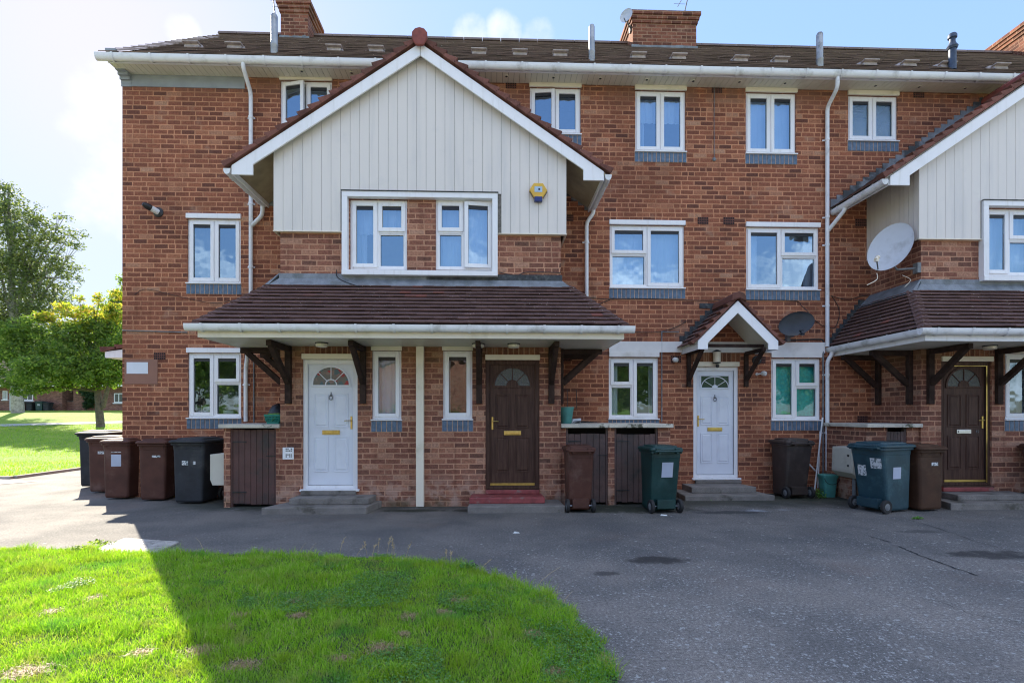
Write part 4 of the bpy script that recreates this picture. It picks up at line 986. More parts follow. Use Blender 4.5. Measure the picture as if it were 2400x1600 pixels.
# painted concrete band over the ground floor windows
x0 = X_(1427, YM); x1 = X_(1932, YM); z1 = WP(1600, 801, YM)[1]; z0 = WP(1600, 826, YM)[1]
mb = MB(); mb.box(x0, x1, YM-.03, YM-.0005, z0, z1); mb.build('lintel_band', 'render_white', B, bevel=.004)
for (u0, u1) in ((1427, 1544), (1806, 1924)):
    mb = MB(); mb.box(X_(u0, YM), X_(u1, YM), YM-.045, YM-.0005, z0-.085, z0-.001); mb.build('lintel_band', 'render_white', B, bevel=.004)
mb = MB(); mb.box(X_(1620, YM), X_(1735, YM), YM-.007, YM-.0005, WP(1680, 848, YM)[1], z0-.002); mb.build('soldier_course', 'brick_gold', B)

# main wall shell
w = wall(XL, XR, -.05, ZS+.05, YM, HM)
w.add([(XL, YM, -.05), (XL, YBK, -.05), (XL, YBK, ZEV), (XL, YRG, ZRG-.04), (XL, YM, ZEV+.2)], [(0, 4, 3, 2, 1)])
w.add([(XR, YM, -.05), (XR, YBK, -.05), (XR, YBK, ZEV), (XR, YRG, ZRG-.04), (XR, YM, ZEV+.2)], [(0, 1, 2, 3, 4)])
w.add([(XL, YBK, -.05), (XR, YBK, -.05), (XR, YBK, ZEV), (XL, YBK, ZEV)], [(0, 3, 2, 1)])
w.build('main_wall', 'brick_main', B)

# air bricks
for (u0, v0, u1, v1) in [(1635, 509, 1660, 526), (1695, 509, 1721, 527), (1668, 206, 1692, 219), (2140, 217, 2166, 230), (2004, 513, 2031, 531), (1328, 503, 1344, 519), (1185, 195, 1210, 208), (361, 826, 388, 843), (1572, 833, 1596, 850), (1784, 835, 1794, 852), (2009, 974, 2033, 989), (1319, 833, 1340, 846)]:
    x0, x1, z0, z1 = rectpx(u0, v0, u1, v1, YM)
    mb = MB(); mb.box(x0, x1, YM-.006, YM-.0005, z0, z1); o = mb.build('air_brick', 'air_brick', B)
    mb = MB(); nx = 6; nz = 3
    for i in range(nx):
        for j in range(nz): mb.box(x0+(x1-x0)*(i+.22)/nx, x0+(x1-x0)*(i+.82)/nx, YM-.009, YM-.0062, z0+(z1-z0)*(j+.2)/nz, z0+(z1-z0)*(j+.82)/nz)
    mb.build('grille', 'void', o)

# downpipes
def pipe(pts, r=.034, name='downpipe', mat='gutter', clips=(), parent=None):
    mb = MB(); P = [Vector(p) for p in pts]
    # round the bends
    Q = [P[0]]
    for i in range(1, len(P)-1):
        a = (P[i-1]-P[i]); b = (P[i+1]-P[i]); k = min(.07, a.length*.45, b.length*.45); a.normalize(); b.normalize()
        for t in (0, .5, 1): Q.append((P[i]+a*k)*(1-t)**2+P[i]*2*t*(1-t)+(P[i]+b*k)*t*t)
    Q.append(P[-1]); mb.tube(Q, r, 14)
    for (x, y, z) in clips: mb.lathe([(r+.004, z-.02), (r+.007, z-.018), (r+.007, z+.018), (r+.004, z+.02)], (x, y, 0), 14); mb.box(x-r-.035, x+r+.02, y+r-.004, y+r+.012, z-.012, z+.012)
    o = mb.build(name, mat, parent or B, smooth=True)
    return o
yp = YM-.06
xa = X_(570, YEV+.04); xb = X_(588, yp)
pipe([(xa, YEV+.04, ZEV-.05), (xa, YEV+.04, ZEV-.17), (xb, yp, 7.02), (xb, yp, 3.0)], clips=[(xb, yp, z) for z in (6.6, 5.1, 4.0)])
pipe([(GX0-.075, YM-.07, GZE-.1), (GX0-.075, YM-.07, 4.9), (xb+.02, yp, 4.72)])
xc = X_(576, yp); pipe([(X_(588, yp), YM-.2, ZCS-.02), (X_(585, yp), YM-.15, 2.42), (xc, yp, 2.22), (xc, yp, 1.31)], clips=[(xc, yp, 1.95)])
xd = X_(1375, yp)
pipe([(GX1+.075, YM-.1, GZE-.08), (GX1+.075, YM-.1, 5.0), (xd, yp, 4.85), (xd, yp, 3.15)], clips=[(xd, yp, 4.5)])
xe = X_(1963, YEV+.04); xf = X_(1939, yp)
pipe([(xe, YEV+.04, ZEV-.05), (xe, YEV+.04, ZEV-.28), (xf, yp, 6.98), (xf, yp, 2.66)], clips=[(xf, yp, z) for z in (6.4, 5.0, 4.5, 3.4)])
pipe([(GX0+DX-.075, YM-.35, GZE-.08), (GX0+DX-.075, YM-.35, 5.02), (xf+.02, yp, 4.76)])
pipe([(CX0+DX-.03, YM-.10, CZE-.06), (CX0+DX-.03, YM-.10, 2.52), (xf, yp, 2.40), (xf, yp, .42)], clips=[(xf, yp, z) for z in (2.15, 1.1)])
# thin pipes on the wall
xg = X_(1551, YM-.02)
mb = MB(); mb.tube([(xg, YM-.02, WP(1551, 776, YM)[1]), (xg, YM-.02, 1.3)], .011, 8); mb.tube([(xg, YM-.02, WP(1551, 778, YM)[1]), (X_(1590, YM), YM-.02, WP(1551, 778, YM)[1])], .010, 8); mb.build('gas_pipe', 'pipe_grey', B)
mb = MB(); x = X_(595, YM-.02); mb.tube([(x, YM-.02, 2.45), (x, YM-.02, 1.3)], .012, 8); mb.build('gas_pipe', 'pipe_grey', B)
mb = MB(); z = WP(350, 776, YM)[1]; mb.tube([(XL+.01, YM-.015, z+.01), (X_(440, YM), YM-.015, z-.02)], .010, 6); mb.build('conduit', 'pipe_grey', B)
mb = MB(); x = X_(1929, YM-.02); mb.tube([(x, YM-.02, 2.58), (x, YM-.02, .35)], .014, 8); mb.build('gas_pipe', 'pipe_grey', B)

# side entrance canopy peeping out beyond the left end wall
mb = MB()
y0 = 11.0; zt = WP(287, 800, y0)[1]
xw = XL; xo = X_(246, y0)
mb.hull8([(xo, y0, WP(250, 838, y0)[1]), (xw, y0, WP(250, 838, y0)[1]), (xw, y0+1.4, WP(250, 838, y0)[1]), (xo, y0+1.4, WP(250, 838, y0)[1]), (xo, y0, WP(250, 824, y0)[1]), (xw, y0, zt-.02), (xw, y0+1.4, zt-.02), (xo, y0+1.4, WP(250, 824, y0)[1])])
SC = mb.build('side_canopy', 'white', B)
mb = MB(); rake(mb, (xo-.06, y0-.03, WP(250, 824, y0)[1]), (xw-.005, y0-.03, zt+.05), 5, 1.4, .10); mb.build('verge_tiles', 'tile_verge', SC)

# ------------------------------------------------------------------ coal stores
def store(name_lbl, x0, x1, doors, dx=0, lid_lbl=None, piers=()):
    o = thing('storage_cupboard', name_lbl, 'storage cupboard', (x0+dx, 8.9, 0), group='brick storage cupboards between the bays')
    mb = MB(); mb.box(x0+dx-.0, x1+dx, 8.31, YM-.018, 1.225, 1.285); mb.build('slab', 'slab', o, bevel=.008)
    mb = MB(); yf = 8.40
    for (a, b) in piers: pm = MB(); pm.box(a+dx, b+dx, yf, yf+.11, -.02, 1.223); pm.build('brick_pier', 'brick_bay', o)
    xa = piers[0][0]+dx; xb = piers[-1][1]+dx
    if x0 < -4: mb.box(xa, xa+.11, yf+.1101, YM-.002, -.02, 1.2225)
    else: mb.box(xb-.11, xb, yf+.1101, YM-.002, -.02, 1.2225)
    mb.build('side_wall', 'brick_bay', o)
    mb = MB(); mb.box(xa+.12, xb-.12, yf+.35, yf+.36, 0, 1.22); mb.build('dark_interior', 'void', o)
    for (a, b, zt, mt) in doors:
        a += dx; b += dx; mb = MB(); n = max(5, round((b-a-.06)/.095)); w_ = (b-a-.06)/n; yd = yf+.02
        for i in range(n): mb.box(a+.03+i*w_+.003, a+.03+(i+1)*w_-.003, yd+random.uniform(0, .004), yd+.03, .03+random.uniform(0, .03), zt+random.uniform(-.008, .004))
        D = mb.build('plank_door', mt, o, bevel=.003)
        mb = MB(); mb.box(a, a+.028, yd-.005, yd+.06, 0, 1.222); mb.build('door_post', mt, D); mb = MB(); mb.box(b-.028, b, yd-.005, yd+.06, 0, 1.222); mb.build('door_post', mt, D)
        mb = MB(); mb.box(b-.03, b-.012, yd-.012, yd-.006, .78, .80) ; mb.box(b-.16, b-.03, yd-.012, yd-.001, .785, .798); mb.box(a+.03, a+.24, yd-.008, yd-.001, 1.0, 1.02); mb.box(a+.03, a+.24, yd-.008, yd-.001, .22, .24); mb.build('hinge', 'black', D)
        mb = MB(); mb.box(a+.03, b-.03, yd+.031, yd+.035, .03, zt-.01); mb.build('door_backing', 'void', D)
    return o
xs1 = lambda u: X_(u, 8.42)
store('single door brick cupboard with a pale concrete top left of the stained glass white door', X_(511, 8.31), BX0-.002, [(xs1(541), xs1(648), 1.20, 'plank_red')], 0, piers=((xs1(526), xs1(541)), (xs1(648), BX0-.002)))
store('double door brick cupboard with a mossy concrete top right of the brown door', BX1+.002, X_(1579, 8.31), [(xs1(1327), xs1(1424), 1.13, 'plank'), (xs1(1440), xs1(1541), 1.12, 'plank')], 0, piers=((BX1+.002, xs1(1326)), (xs1(1424.5), xs1(1439.5)), (xs1(1541.5), xs1(1570))))
store('brick cupboard behind the teal and brown bins at the right', X_(511, 8.31), BX0-.002, [(xs1(541)+.24, xs1(648)-.12, 1.16, 'plank')], DX, piers=((xs1(526), xs1(541)+.24), (xs1(648)-.12, BX0-.002)))
mb = MB()
for z, l in ((1.14, .22), (1.05, .10), (.97, .20)): mb.box(xs1(1541.8), xs1(1541.8)+l*.5, 8.396, 8.3995, z-.03, z+.03)
# ------------------------------------------------------------------ door steps
def steps(lbl, parts):
    o = thing('door_steps', lbl, 'steps', (parts[0][0], 8.2, 0), group='door steps')
    for (x0, x1, y0, y1, z0, z1, mt, cut) in parts:
        mb = MB(); mb.prism([(x0, y0), (x1, y0), (x1+cut[1], y1), (x0+cut[0], y1)], 'z', z0, z1)
        mb.build('step' if mt != 'red_paint' or z1 < .3 else 'step', mt, o, bevel=.012, seg=2)
    return o
def gx(u, v): return GP(u, v)[0]
yb = YB-.002
for dx, mats, lb in ((0, ('concrete', 'concrete', 'concrete'), 'grey concrete steps below the stained glass white door'), (DX, ('concrete', 'concrete', 'red_paint'), 'grey concrete steps with a red riser below door 15')):
    steps(lb, [(X_(615, 7.80)+dx, X_(860, 7.80)+dx, 7.76, yb, -.01, .10, mats[0], (.22, .10)), (X_(678, 8.0)+dx, X_(865, 8.0)+dx, 7.98, yb, .101, .195, mats[1], (0.02, .03)), (X_(707, YB)+dx, X_(836, YB)+dx, YB-.06, yb, .196, .265, mats[2], (0, 0))])
steps('red painted steps below the dark brown door', [(X_(1096, 7.80), X_(1324, 7.80), 7.76, yb, -.01, .10, 'concrete', (.03, -.03)), (X_(1100, 8.0), X_(1277, 8.0), 7.98, yb, .101, .195, 'red_paint', (.02, -.02)), (X_(1138, YB), X_(1264, YB), YB-.06, yb, .196, .26, 'red_paint', (0, 0))])
ybm = YM-.002
steps('worn grey steps below the hooded white door', [(X_(1603, 8.8), X_(1812, 8.8), 8.74, ybm, -.01, .085, 'concrete', (.04, -.12)), (X_(1620, 9.05), X_(1771, 9.05), 9.02, ybm, .086, .19, 'concrete', (.0, -.1)), (X_(1628, YM), X_(1735, YM), YM-.06, ybm, .191, .248, 'concrete', (0, 0))])

# ------------------------------------------------------------------ ground
mb = MB(); mb.add([(-3000, -3000, -.06), (3000, -3000, -.06), (3000, 3000, -.06), (-3000, 3000, -.06)], [(0, 1, 2, 3)])
struct(mb.build('ground', 'lawn_far'))
mb = MB(); n = 40; xs = np.linspace(-40, 30, 71); ys = np.linspace(-15, 17, 33)
mb.add([(-60, -16, 0), (30, -16, 0), (30, 18, 0), (-60, 18, 0)], [(0, 1, 2, 3)])
struct(mb.build('tarmac_path', 'asphalt'))
mb = MB(); mb.add([(-40, -15.5, .004), (28, -15.5, .004), (28, -.6, .004), (-40, -.6, .004)], [(0, 1, 2, 3)]); struct(mb.build('bounce_sheet', 'pale_path'))  # unseen pale sheet behind the camera, added to bounce sunlight onto the facade
def ramp(x, y): return max(0.0, min(1.72, .06*(y-17)))
mb = MB(); ys = [12.35, 12.6, 13, 14, 16, 18, 21, 24, 27, 30, 33, 36, 39, 42, 45.4, 52, 80, 140]; xs = [-90, -60, -45, -35, -28, -22, -18, -15, -13, -11.6, -10.75]
vs = []
for y in ys:
    for x in xs+([-8, -3, 4, 20, 60] if y > 17 else [-10.75]*5): vs.append((x, y, ramp(x, y)+.035))
nx = len(xs)+5
mb.add(vs, [(j*nx+i, j*nx+i+1, (j+1)*nx+i+1, (j+1)*nx+i) for j in range(len(ys)-1) for i in range(nx-1)])
struct(mb.build('far_lawn', 'lawn_far', smooth=True))
# kerb round it and the path across it
kb = MB(); kb.box(-60, -10.72, 12.24, 12.34, -.01, .055)
for y0_, y1_ in ((12.345, 14.0), (14.01, 15.9), (15.91, 18)): kb.box(-10.745, -10.655, y0_, y1_, -.01, .06+ramp(0, y1_)*.9)
struct(kb.build('kerb', 'kerb', bevel=.01))
mb = MB()
P0 = []
for u in range(-300, 340, 20):
    v = 997.5-12*(u/285); y = 30+2.4*u/285
    for yy in (y-.75, y+.75):
        a, b_, c_ = ray(u, v); P0.append((a/b_*yy, yy, ramp(0, yy)+.05))
mb.add(P0, [(2*i, 2*i+2, 2*i+3, 2*i+1) for i in range(len(P0)//2-1)]); struct(mb.build('footpath', 'pale_path'))
mb = MB(); mb.add([GP(-200, 1150)+(.006,), GP(90, 1128)+(.006,), GP(0, 1123)+(.006,), GP(-200, 1122)+(.006,)], [(0, 1, 2, 3)]); struct(mb.build('concrete_strip', 'pale_path'))
# cracks in the tarmac
def crackline(pts, w=.012):
    P = [GP(u, v) for u, v in pts]; Q = []
    for i in range(len(P)-1):
        for k in range(8):
            t = k/8; Q.append((P[i][0]*(1-t)+P[i+1][0]*t+random.uniform(-.012, .012), P[i][1]*(1-t)+P[i+1][1]*t+random.uniform(-.012, .012)))
    Q.append(P[-1]); mb = MB(); vs = []
    for i, q in enumerate(Q):
        a = Q[max(0, i-1)]; b = Q[min(len(Q)-1, i+1)]; dx, dy = b[0]-a[0], b[1]-a[1]; L = math.hypot(dx, dy) or 1
        ww = w*random.uniform(.25, 1); vs += [(q[0]-dy/L*ww/2, q[1]+dx/L*ww/2, .004), (q[0]+dy/L*ww/2, q[1]-dx/L*ww/2, .004)]
    mb.add(vs, [(2*i, 2*i+1, 2*i+3, 2*i+2) for i in range(len(Q)-1)])
    struct(mb.build('tarmac_crack', 'crack'))
crackline([(2105, 1280), (2160, 1303), (2230, 1328), (2290, 1348)], .03)
crackline([(2110, 1212), (2200, 1238), (2290, 1270), (2400, 1298)], .012)
crackline([(2190, 1210), (2290, 1225), (2400, 1255)], .010)
crackline([(1860, 1185), (1960, 1208)], .010)
crackline([(1700, 1215), (1760, 1228), (1850, 1232)], .008)
crackline([(1420, 1240), (1500, 1262), (1570, 1258), (1660, 1290)], .006)
crackline([(900, 1215), (1010, 1228), (1120, 1222)], .006)
crackline([(2180, 1402), (2280, 1440), (2400, 1460)], .006)
crackline([(2040, 1257), (2085, 1270)], .03)
# near lawn
edge_px = [(-400, 1284), (0, 1288), (160, 1291), (300, 1299), (420, 1301), (500, 1300), (600, 1302), (700, 1304), (800, 1306), (900, 1311), (1000, 1319), (1090, 1332), (1180, 1356), (1250, 1386), (1320, 1430), (1375, 1480), (1420, 1535), (1447, 1600), (1465, 1700), (1460, 1900)]
E = [GP(u, v) for u, v in edge_px]
poly = E+[(E[-1][0]-.5, -1.5), (-12, -1.5), (-12, E[0][1])]
def inside(px_, py_):
    r = np.zeros(px_.shape, bool); n = len(poly); j = n-1
    for i in range(n):
        xi, yi = poly[i]; xj, yj = poly[j]
        c_ = ((yi > py_) != (yj > py_)) & (px_ < (xj-xi)*(py_-yi)/((yj-yi) or 1e-9)+xi); r ^= c_; j = i
    return r
def edgedist(X, Y):
    d = np.full(X.shape, 9.0)
    for i in range(len(E)-1):
        ax_, ay_ = E[i]; bx_, by_ = E[i+1]; vx, vy = bx_-ax_, by_-ay_; L2 = vx*vx+vy*vy+1e-9
        t = np.clip(((X-ax_)*vx+(Y-ay_)*vy)/L2, 0, 1); d = np.minimum(d, np.hypot(X-ax_-t*vx, Y-ay_-t*vy))
    return d
def hfun(X, Y): return .03+.012*np.sin(X*2.3+1)*np.sin(Y*1.9)+.008*np.sin(X*7.1)*np.sin(Y*6.3+2)
mb = MB()
mb.add([(x, y, .012) for x, y in poly], [tuple(range(len(poly)))[::-1]])
me_o = mb.build('near_lawn', 'soil'); struct(me_o)
# raised turf surface
gs = .08; xs = np.arange(-8, 3, gs); ys = np.arange(1.2, 7.0, gs)
XX, YY = np.meshgrid(xs, ys); INS = inside(XX, YY); DD = edgedist(XX, YY)
HH = hfun(XX, YY)*np.clip(DD/.15, .3, 1)
mb = MB(); mb.v = [(float(a), float(b), float(c)) for a, b, c in zip(XX.ravel(), YY.ravel(), HH.ravel())]
nx = XX.shape[1]; 
for j in range(XX.shape[0]-1):
    for i in range(nx-1):
        if INS[j, i] and INS[j, i+1] and INS[j+1, i] and INS[j+1, i+1]:
            mb.f.append((j*nx+i, j*nx+i+1, (j+1)*nx+i+1, (j+1)*nx+i)); mb.m.append(0)
struct(mb.build('turf', 'soil', smooth=True))

def vnoise(X, Y, s, seed):
    r = np.random.default_rng(seed); G = r.random((64, 64)); x = X/s % 63; y = Y/s % 63
    xi = x.astype(int); yi = y.astype(int); fx = x-xi; fy = y-yi; fx = fx*fx*(3-2*fx); fy = fy*fy*(3-2*fy)
    return (G[yi, xi]*(1-fx)+G[yi, xi+1]*fx)*(1-fy)+(G[yi+1, xi]*(1-fx)+G[yi+1, xi+1]*fx)*fy
def fast_mesh(name, V, Fc, mat, parent=None):
    me = bpy.data.meshes.new(name); nv = len(V); nf, k = Fc.shape
    me.vertices.add(nv); me.vertices.foreach_set('co', V.astype(np.float32).ravel())
    me.loops.add(nf*k); me.loops.foreach_set('vertex_index', Fc.astype(np.int32).ravel())
    me.polygons.add(nf); me.polygons.foreach_set('loop_start', np.arange(0, nf*k, k, dtype=np.int32)); me.polygons.foreach_set('loop_total', np.full(nf, k, np.int32))
    me.update(calc_edges=True); me.materials.append(MATS[mat])
    o = bpy.data.objects.new(name, me); COL.objects.link(o)
    if parent is not None:
        o.parent = parent
        if 'off' in OFF.get(parent.name, {}): o.location = OFF[parent.name]['off']
    return o
def blades(X, Y, Z, H, Wd, lean):
    n = len(X); a = rng.random(n)*6.283; dx, dy = np.cos(a), np.sin(a); b = rng.random(n)*6.283; lx, ly = np.cos(b)*lean*H, np.sin(b)*lean*H
    V = np.zeros((n, 5, 3))
    V[:, 0] = np.c_[X-dx*Wd, Y-dy*Wd, Z]; V[:, 1] = np.c_[X+dx*Wd, Y+dy*Wd, Z]
    V[:, 2] = np.c_[X+dx*Wd*.75+lx*.35, Y+dy*Wd*.75+ly*.35, Z+H*.55]; V[:, 3] = np.c_[X-dx*Wd*.75+lx*.35, Y-dy*Wd*.75+ly*.35, Z+H*.55]
    V[:, 4] = np.c_[X+lx, Y+ly, Z+H*(1-.25*np.abs(lean))]
    base = np.arange(n)*5
    Q = np.c_[base, base+1, base+2, base+3]; T = np.c_[base+3, base+2, base+4, base+4]
    # use triangles throughout
    Tri = np.r_[np.c_[base, base+1, base+2], np.c_[base, base+2, base+3], np.c_[base+3, base+2, base+4]]
    return V.reshape(-1, 3), Tri
NB = 260000
X = rng.uniform(-6.5, 2.2, NB*2); Y = 1.9+4.4*rng.random(NB*2)**1.25
wx = .16*(vnoise(X, Y, .11, 31)-.5)+.10*(vnoise(X, Y, .04, 32)-.5); wy = .16*(vnoise(X+2, Y+5, .11, 33)-.5)+.10*(vnoise(X, Y, .04, 34)-.5)
ok = inside(X+wx, Y+wy) & (np.abs(X) < Y*1.05+.5); X, Y = X[ok], Y[ok]
dn = vnoise(X, Y, .45, 1); dn2 = vnoise(X, Y, .17, 2); bare = vnoise(X+3, Y+1, .30, 3)
PATCH = [(1085, 1418, .13), (560, 1455, .10), (535, 1482, .09), (700, 1455, .09), (470, 1540, .15), (565, 1578, .16), (900, 1535, .15), (965, 1457, .13), (225, 1412, .10), (120, 1445, .09), (60, 1590, .16), (1040, 1448, .09), (945, 1500, .07), (330, 1545, .10), (1250, 1500, .10), (1430, 1560, .10), (1300, 1590, .08), (690, 1420, .07), (1180, 1410, .06), (800, 1560, .09)]
PG = [GP(u, v)+(r*.62,) for u, v, r in PATCH]
def patchk(X, Y): 
    k = np.zeros(len(X))
    for (a, b_, r) in PG: k = np.maximum(k, np.clip(1.5-np.hypot((X-a)/r, (Y-b_)/(r*.8))-.7*(vnoise(X, Y, .05, 21)-.5), 0, 1))
    return k
pk_ = patchk(X, Y); bare = bare*.86
keep = rng.random(len(X)) < np.where(pk_ > 0, 1-.85*pk_, np.where(dn > .62, .75, 1.0)); X, Y, dn, dn2 = X[keep], Y[keep], dn[keep], dn2[keep]
X, Y, dn, dn2 = X[:NB], Y[:NB], dn[:NB], dn2[:NB]
D0 = edgedist(X, Y)
H = (.018+.036*dn+.055*dn2**3)*rng.uniform(.6, 1.35, len(X)); H *= np.where(D0 < .12, 1.5, 1)
V, T = blades(X, Y, hfun(X, Y)*np.clip(D0/.15, .3, 1)-.004, H, rng.uniform(.0012, .0026, len(X)), rng.uniform(.1, 1.1, len(X)))
tag(fast_mesh('grass', V, T, 'grass'), 'short bright green lawn grass curving round in the foreground', 'grass', kind='stuff')
XS = []; 
for (a, b_, r) in PG:
    m_ = int(1700*(r/.1)**2*.5); q = rng.normal(size=(m_, 2))*r*.55; XS.append(np.c_[a+q[:, 0], b_+q[:, 1]*.8])
XS = np.vstack(XS); okk = inside(XS[:, 0], XS[:, 1]); XS = XS[okk]; n_ = len(XS)
V, T = blades(XS[:, 0], XS[:, 1], .028+.02*rng.random(n_), rng.uniform(.008, .02, n_), rng.uniform(.0012, .0022, n_), rng.uniform(1.5, 4, n_))
tag(fast_mesh('dead_grass', V, T, 'thatch'), 'tufts of dry brown thatch showing through the foreground lawn', 'dead grass', kind='stuff')
# clover patches
n = 26000; X = rng.uniform(-3.5, 2.0, n*3); Y = rng.uniform(2.2, 5.4, n*3); ok = inside(X, Y); X, Y = X[ok], Y[ok]
cn = vnoise(X+9, Y+4, .5, 8)+.25*np.clip((X+1.2)/2, -1, 1); ok = cn > .62; X, Y = X[ok][:n], Y[ok][:n]; n = len(X)
r = rng.uniform(.006, .012, n); Z = .05+.02*rng.random(n); a0 = rng.random(n)*6.28; Vs = []; 
base = np.arange(n)*7; P = [np.c_[X, Y, Z]]
for k in range(6):
    rr = r*(1.0 if k % 2 == 0 else .45); P.append(np.c_[X+rr*np.cos(a0+k*1.047), Y+rr*np.sin(a0+k*1.047), Z+rng.uniform(-.004, .004, n)])
V = np.stack(P, 1).reshape(-1, 3); T = np.concatenate([np.c_[base, base+1+k, base+1+(k+1) % 6] for k in range(6)])
tag(fast_mesh('clover', V, T, 'clover'), 'low clover leaves growing in patches through the foreground grass', 'clover', kind='stuff')
# grass on the far lawn, coarser
n = 90000; X = rng.uniform(-34, -10.9, n); Y = 12.4+18*rng.random(n)**1.4
V, T = blades(X, Y, np.clip(.06*(Y-17), 0, 1.72)+.03, rng.uniform(.03, .08, n), rng.uniform(.004, .008, n), rng.uniform(.1, 1, n))
tag(fast_mesh('grass', V, T, 'grass'), 'sunlit grass of the far lawn beyond the bins', 'grass', kind='stuff')
# dry seeding stalks on the lawn edge
stk = [(795, 1306, 40, 12), (835, 1309, 26, 20), (860, 1310, 34, -6), (872, 1312, 30, 8), (885, 1312, 44, 4), (905, 1314, 52, 12), (918, 1315, 48, 2), (925, 1315, 38, -4), (950, 1318, 42, 14), (1045, 1322, 30, 2), (1055, 1324, 26, 3), (1125, 1345, 26, 22), (1258, 1382, 48, 55), (1305, 1398, 22, 6), (1320, 1420, 28, 22), (480, 1300, 36, -20), (700, 1303, 26, 16), (722, 1303, 26, 18), (650, 1304, 16, 12)]
for i, (u, v, h, dxp) in enumerate(stk):
    x, y = GP(u, v); k = y/F*1.02; mb = MB(); b = random.Random(i)
    P = [(x+dxp*k*t**1.5, y+b.uniform(-.01, .01), .02+h*k*t) for t in (0, .35, .7, 1)]
    mb.tube(P, [.0022, .0018, .0014, .0009], 4)
    if i < 12:
        for q in range(14):
            t = b.uniform(.62, 1.0); px_ = x+dxp*k*t**1.5; z = .02+h*k*t; mb.tube([(px_, y, z), (px_+b.uniform(-.016, .016), y+b.uniform(-.016, .016), z+b.uniform(.004, .018))], [.0014, .002], 3)
    tag(mb.build('grass_stalk', 'straw'), 'dry straw coloured seeding grass stalk on the lawn edge', 'grass stalk', group='dry grass stalks along the lawn edge')

# manhole cover
mh = thing('manhole_cover', 'worn square metal manhole cover between the path and the sunny grass', 'manhole cover', GP(305, 1283)+(0,))
Q = [GP(200, 1299), GP(293, 1264), GP(420, 1273), GP(352, 1305)]
mb = MB(); mb.prism(Q[::-1], 'z', .001, .022); mb.build('cover', 'manhole', mh, bevel=.004)
mb = MB(); A, Bq, Cq, Dq = [Vector(q+(0,)) for q in Q]
for i in range(14):
    t = (i+.5)/14
    for j in range(10):
        s0, s1 = (j+.15)/10, (j+.85)/10; p = A.lerp(Bq, t).lerp(Dq.lerp(Cq, t), s0); q = A.lerp(Bq, t).lerp(Dq.lerp(Cq, t), s1)
        mb.bar(p+Vector((0, 0, .0235)), q+Vector((0, 0, .0235)), .018, .004)
mb.build('tread_pattern', 'manhole', mh)

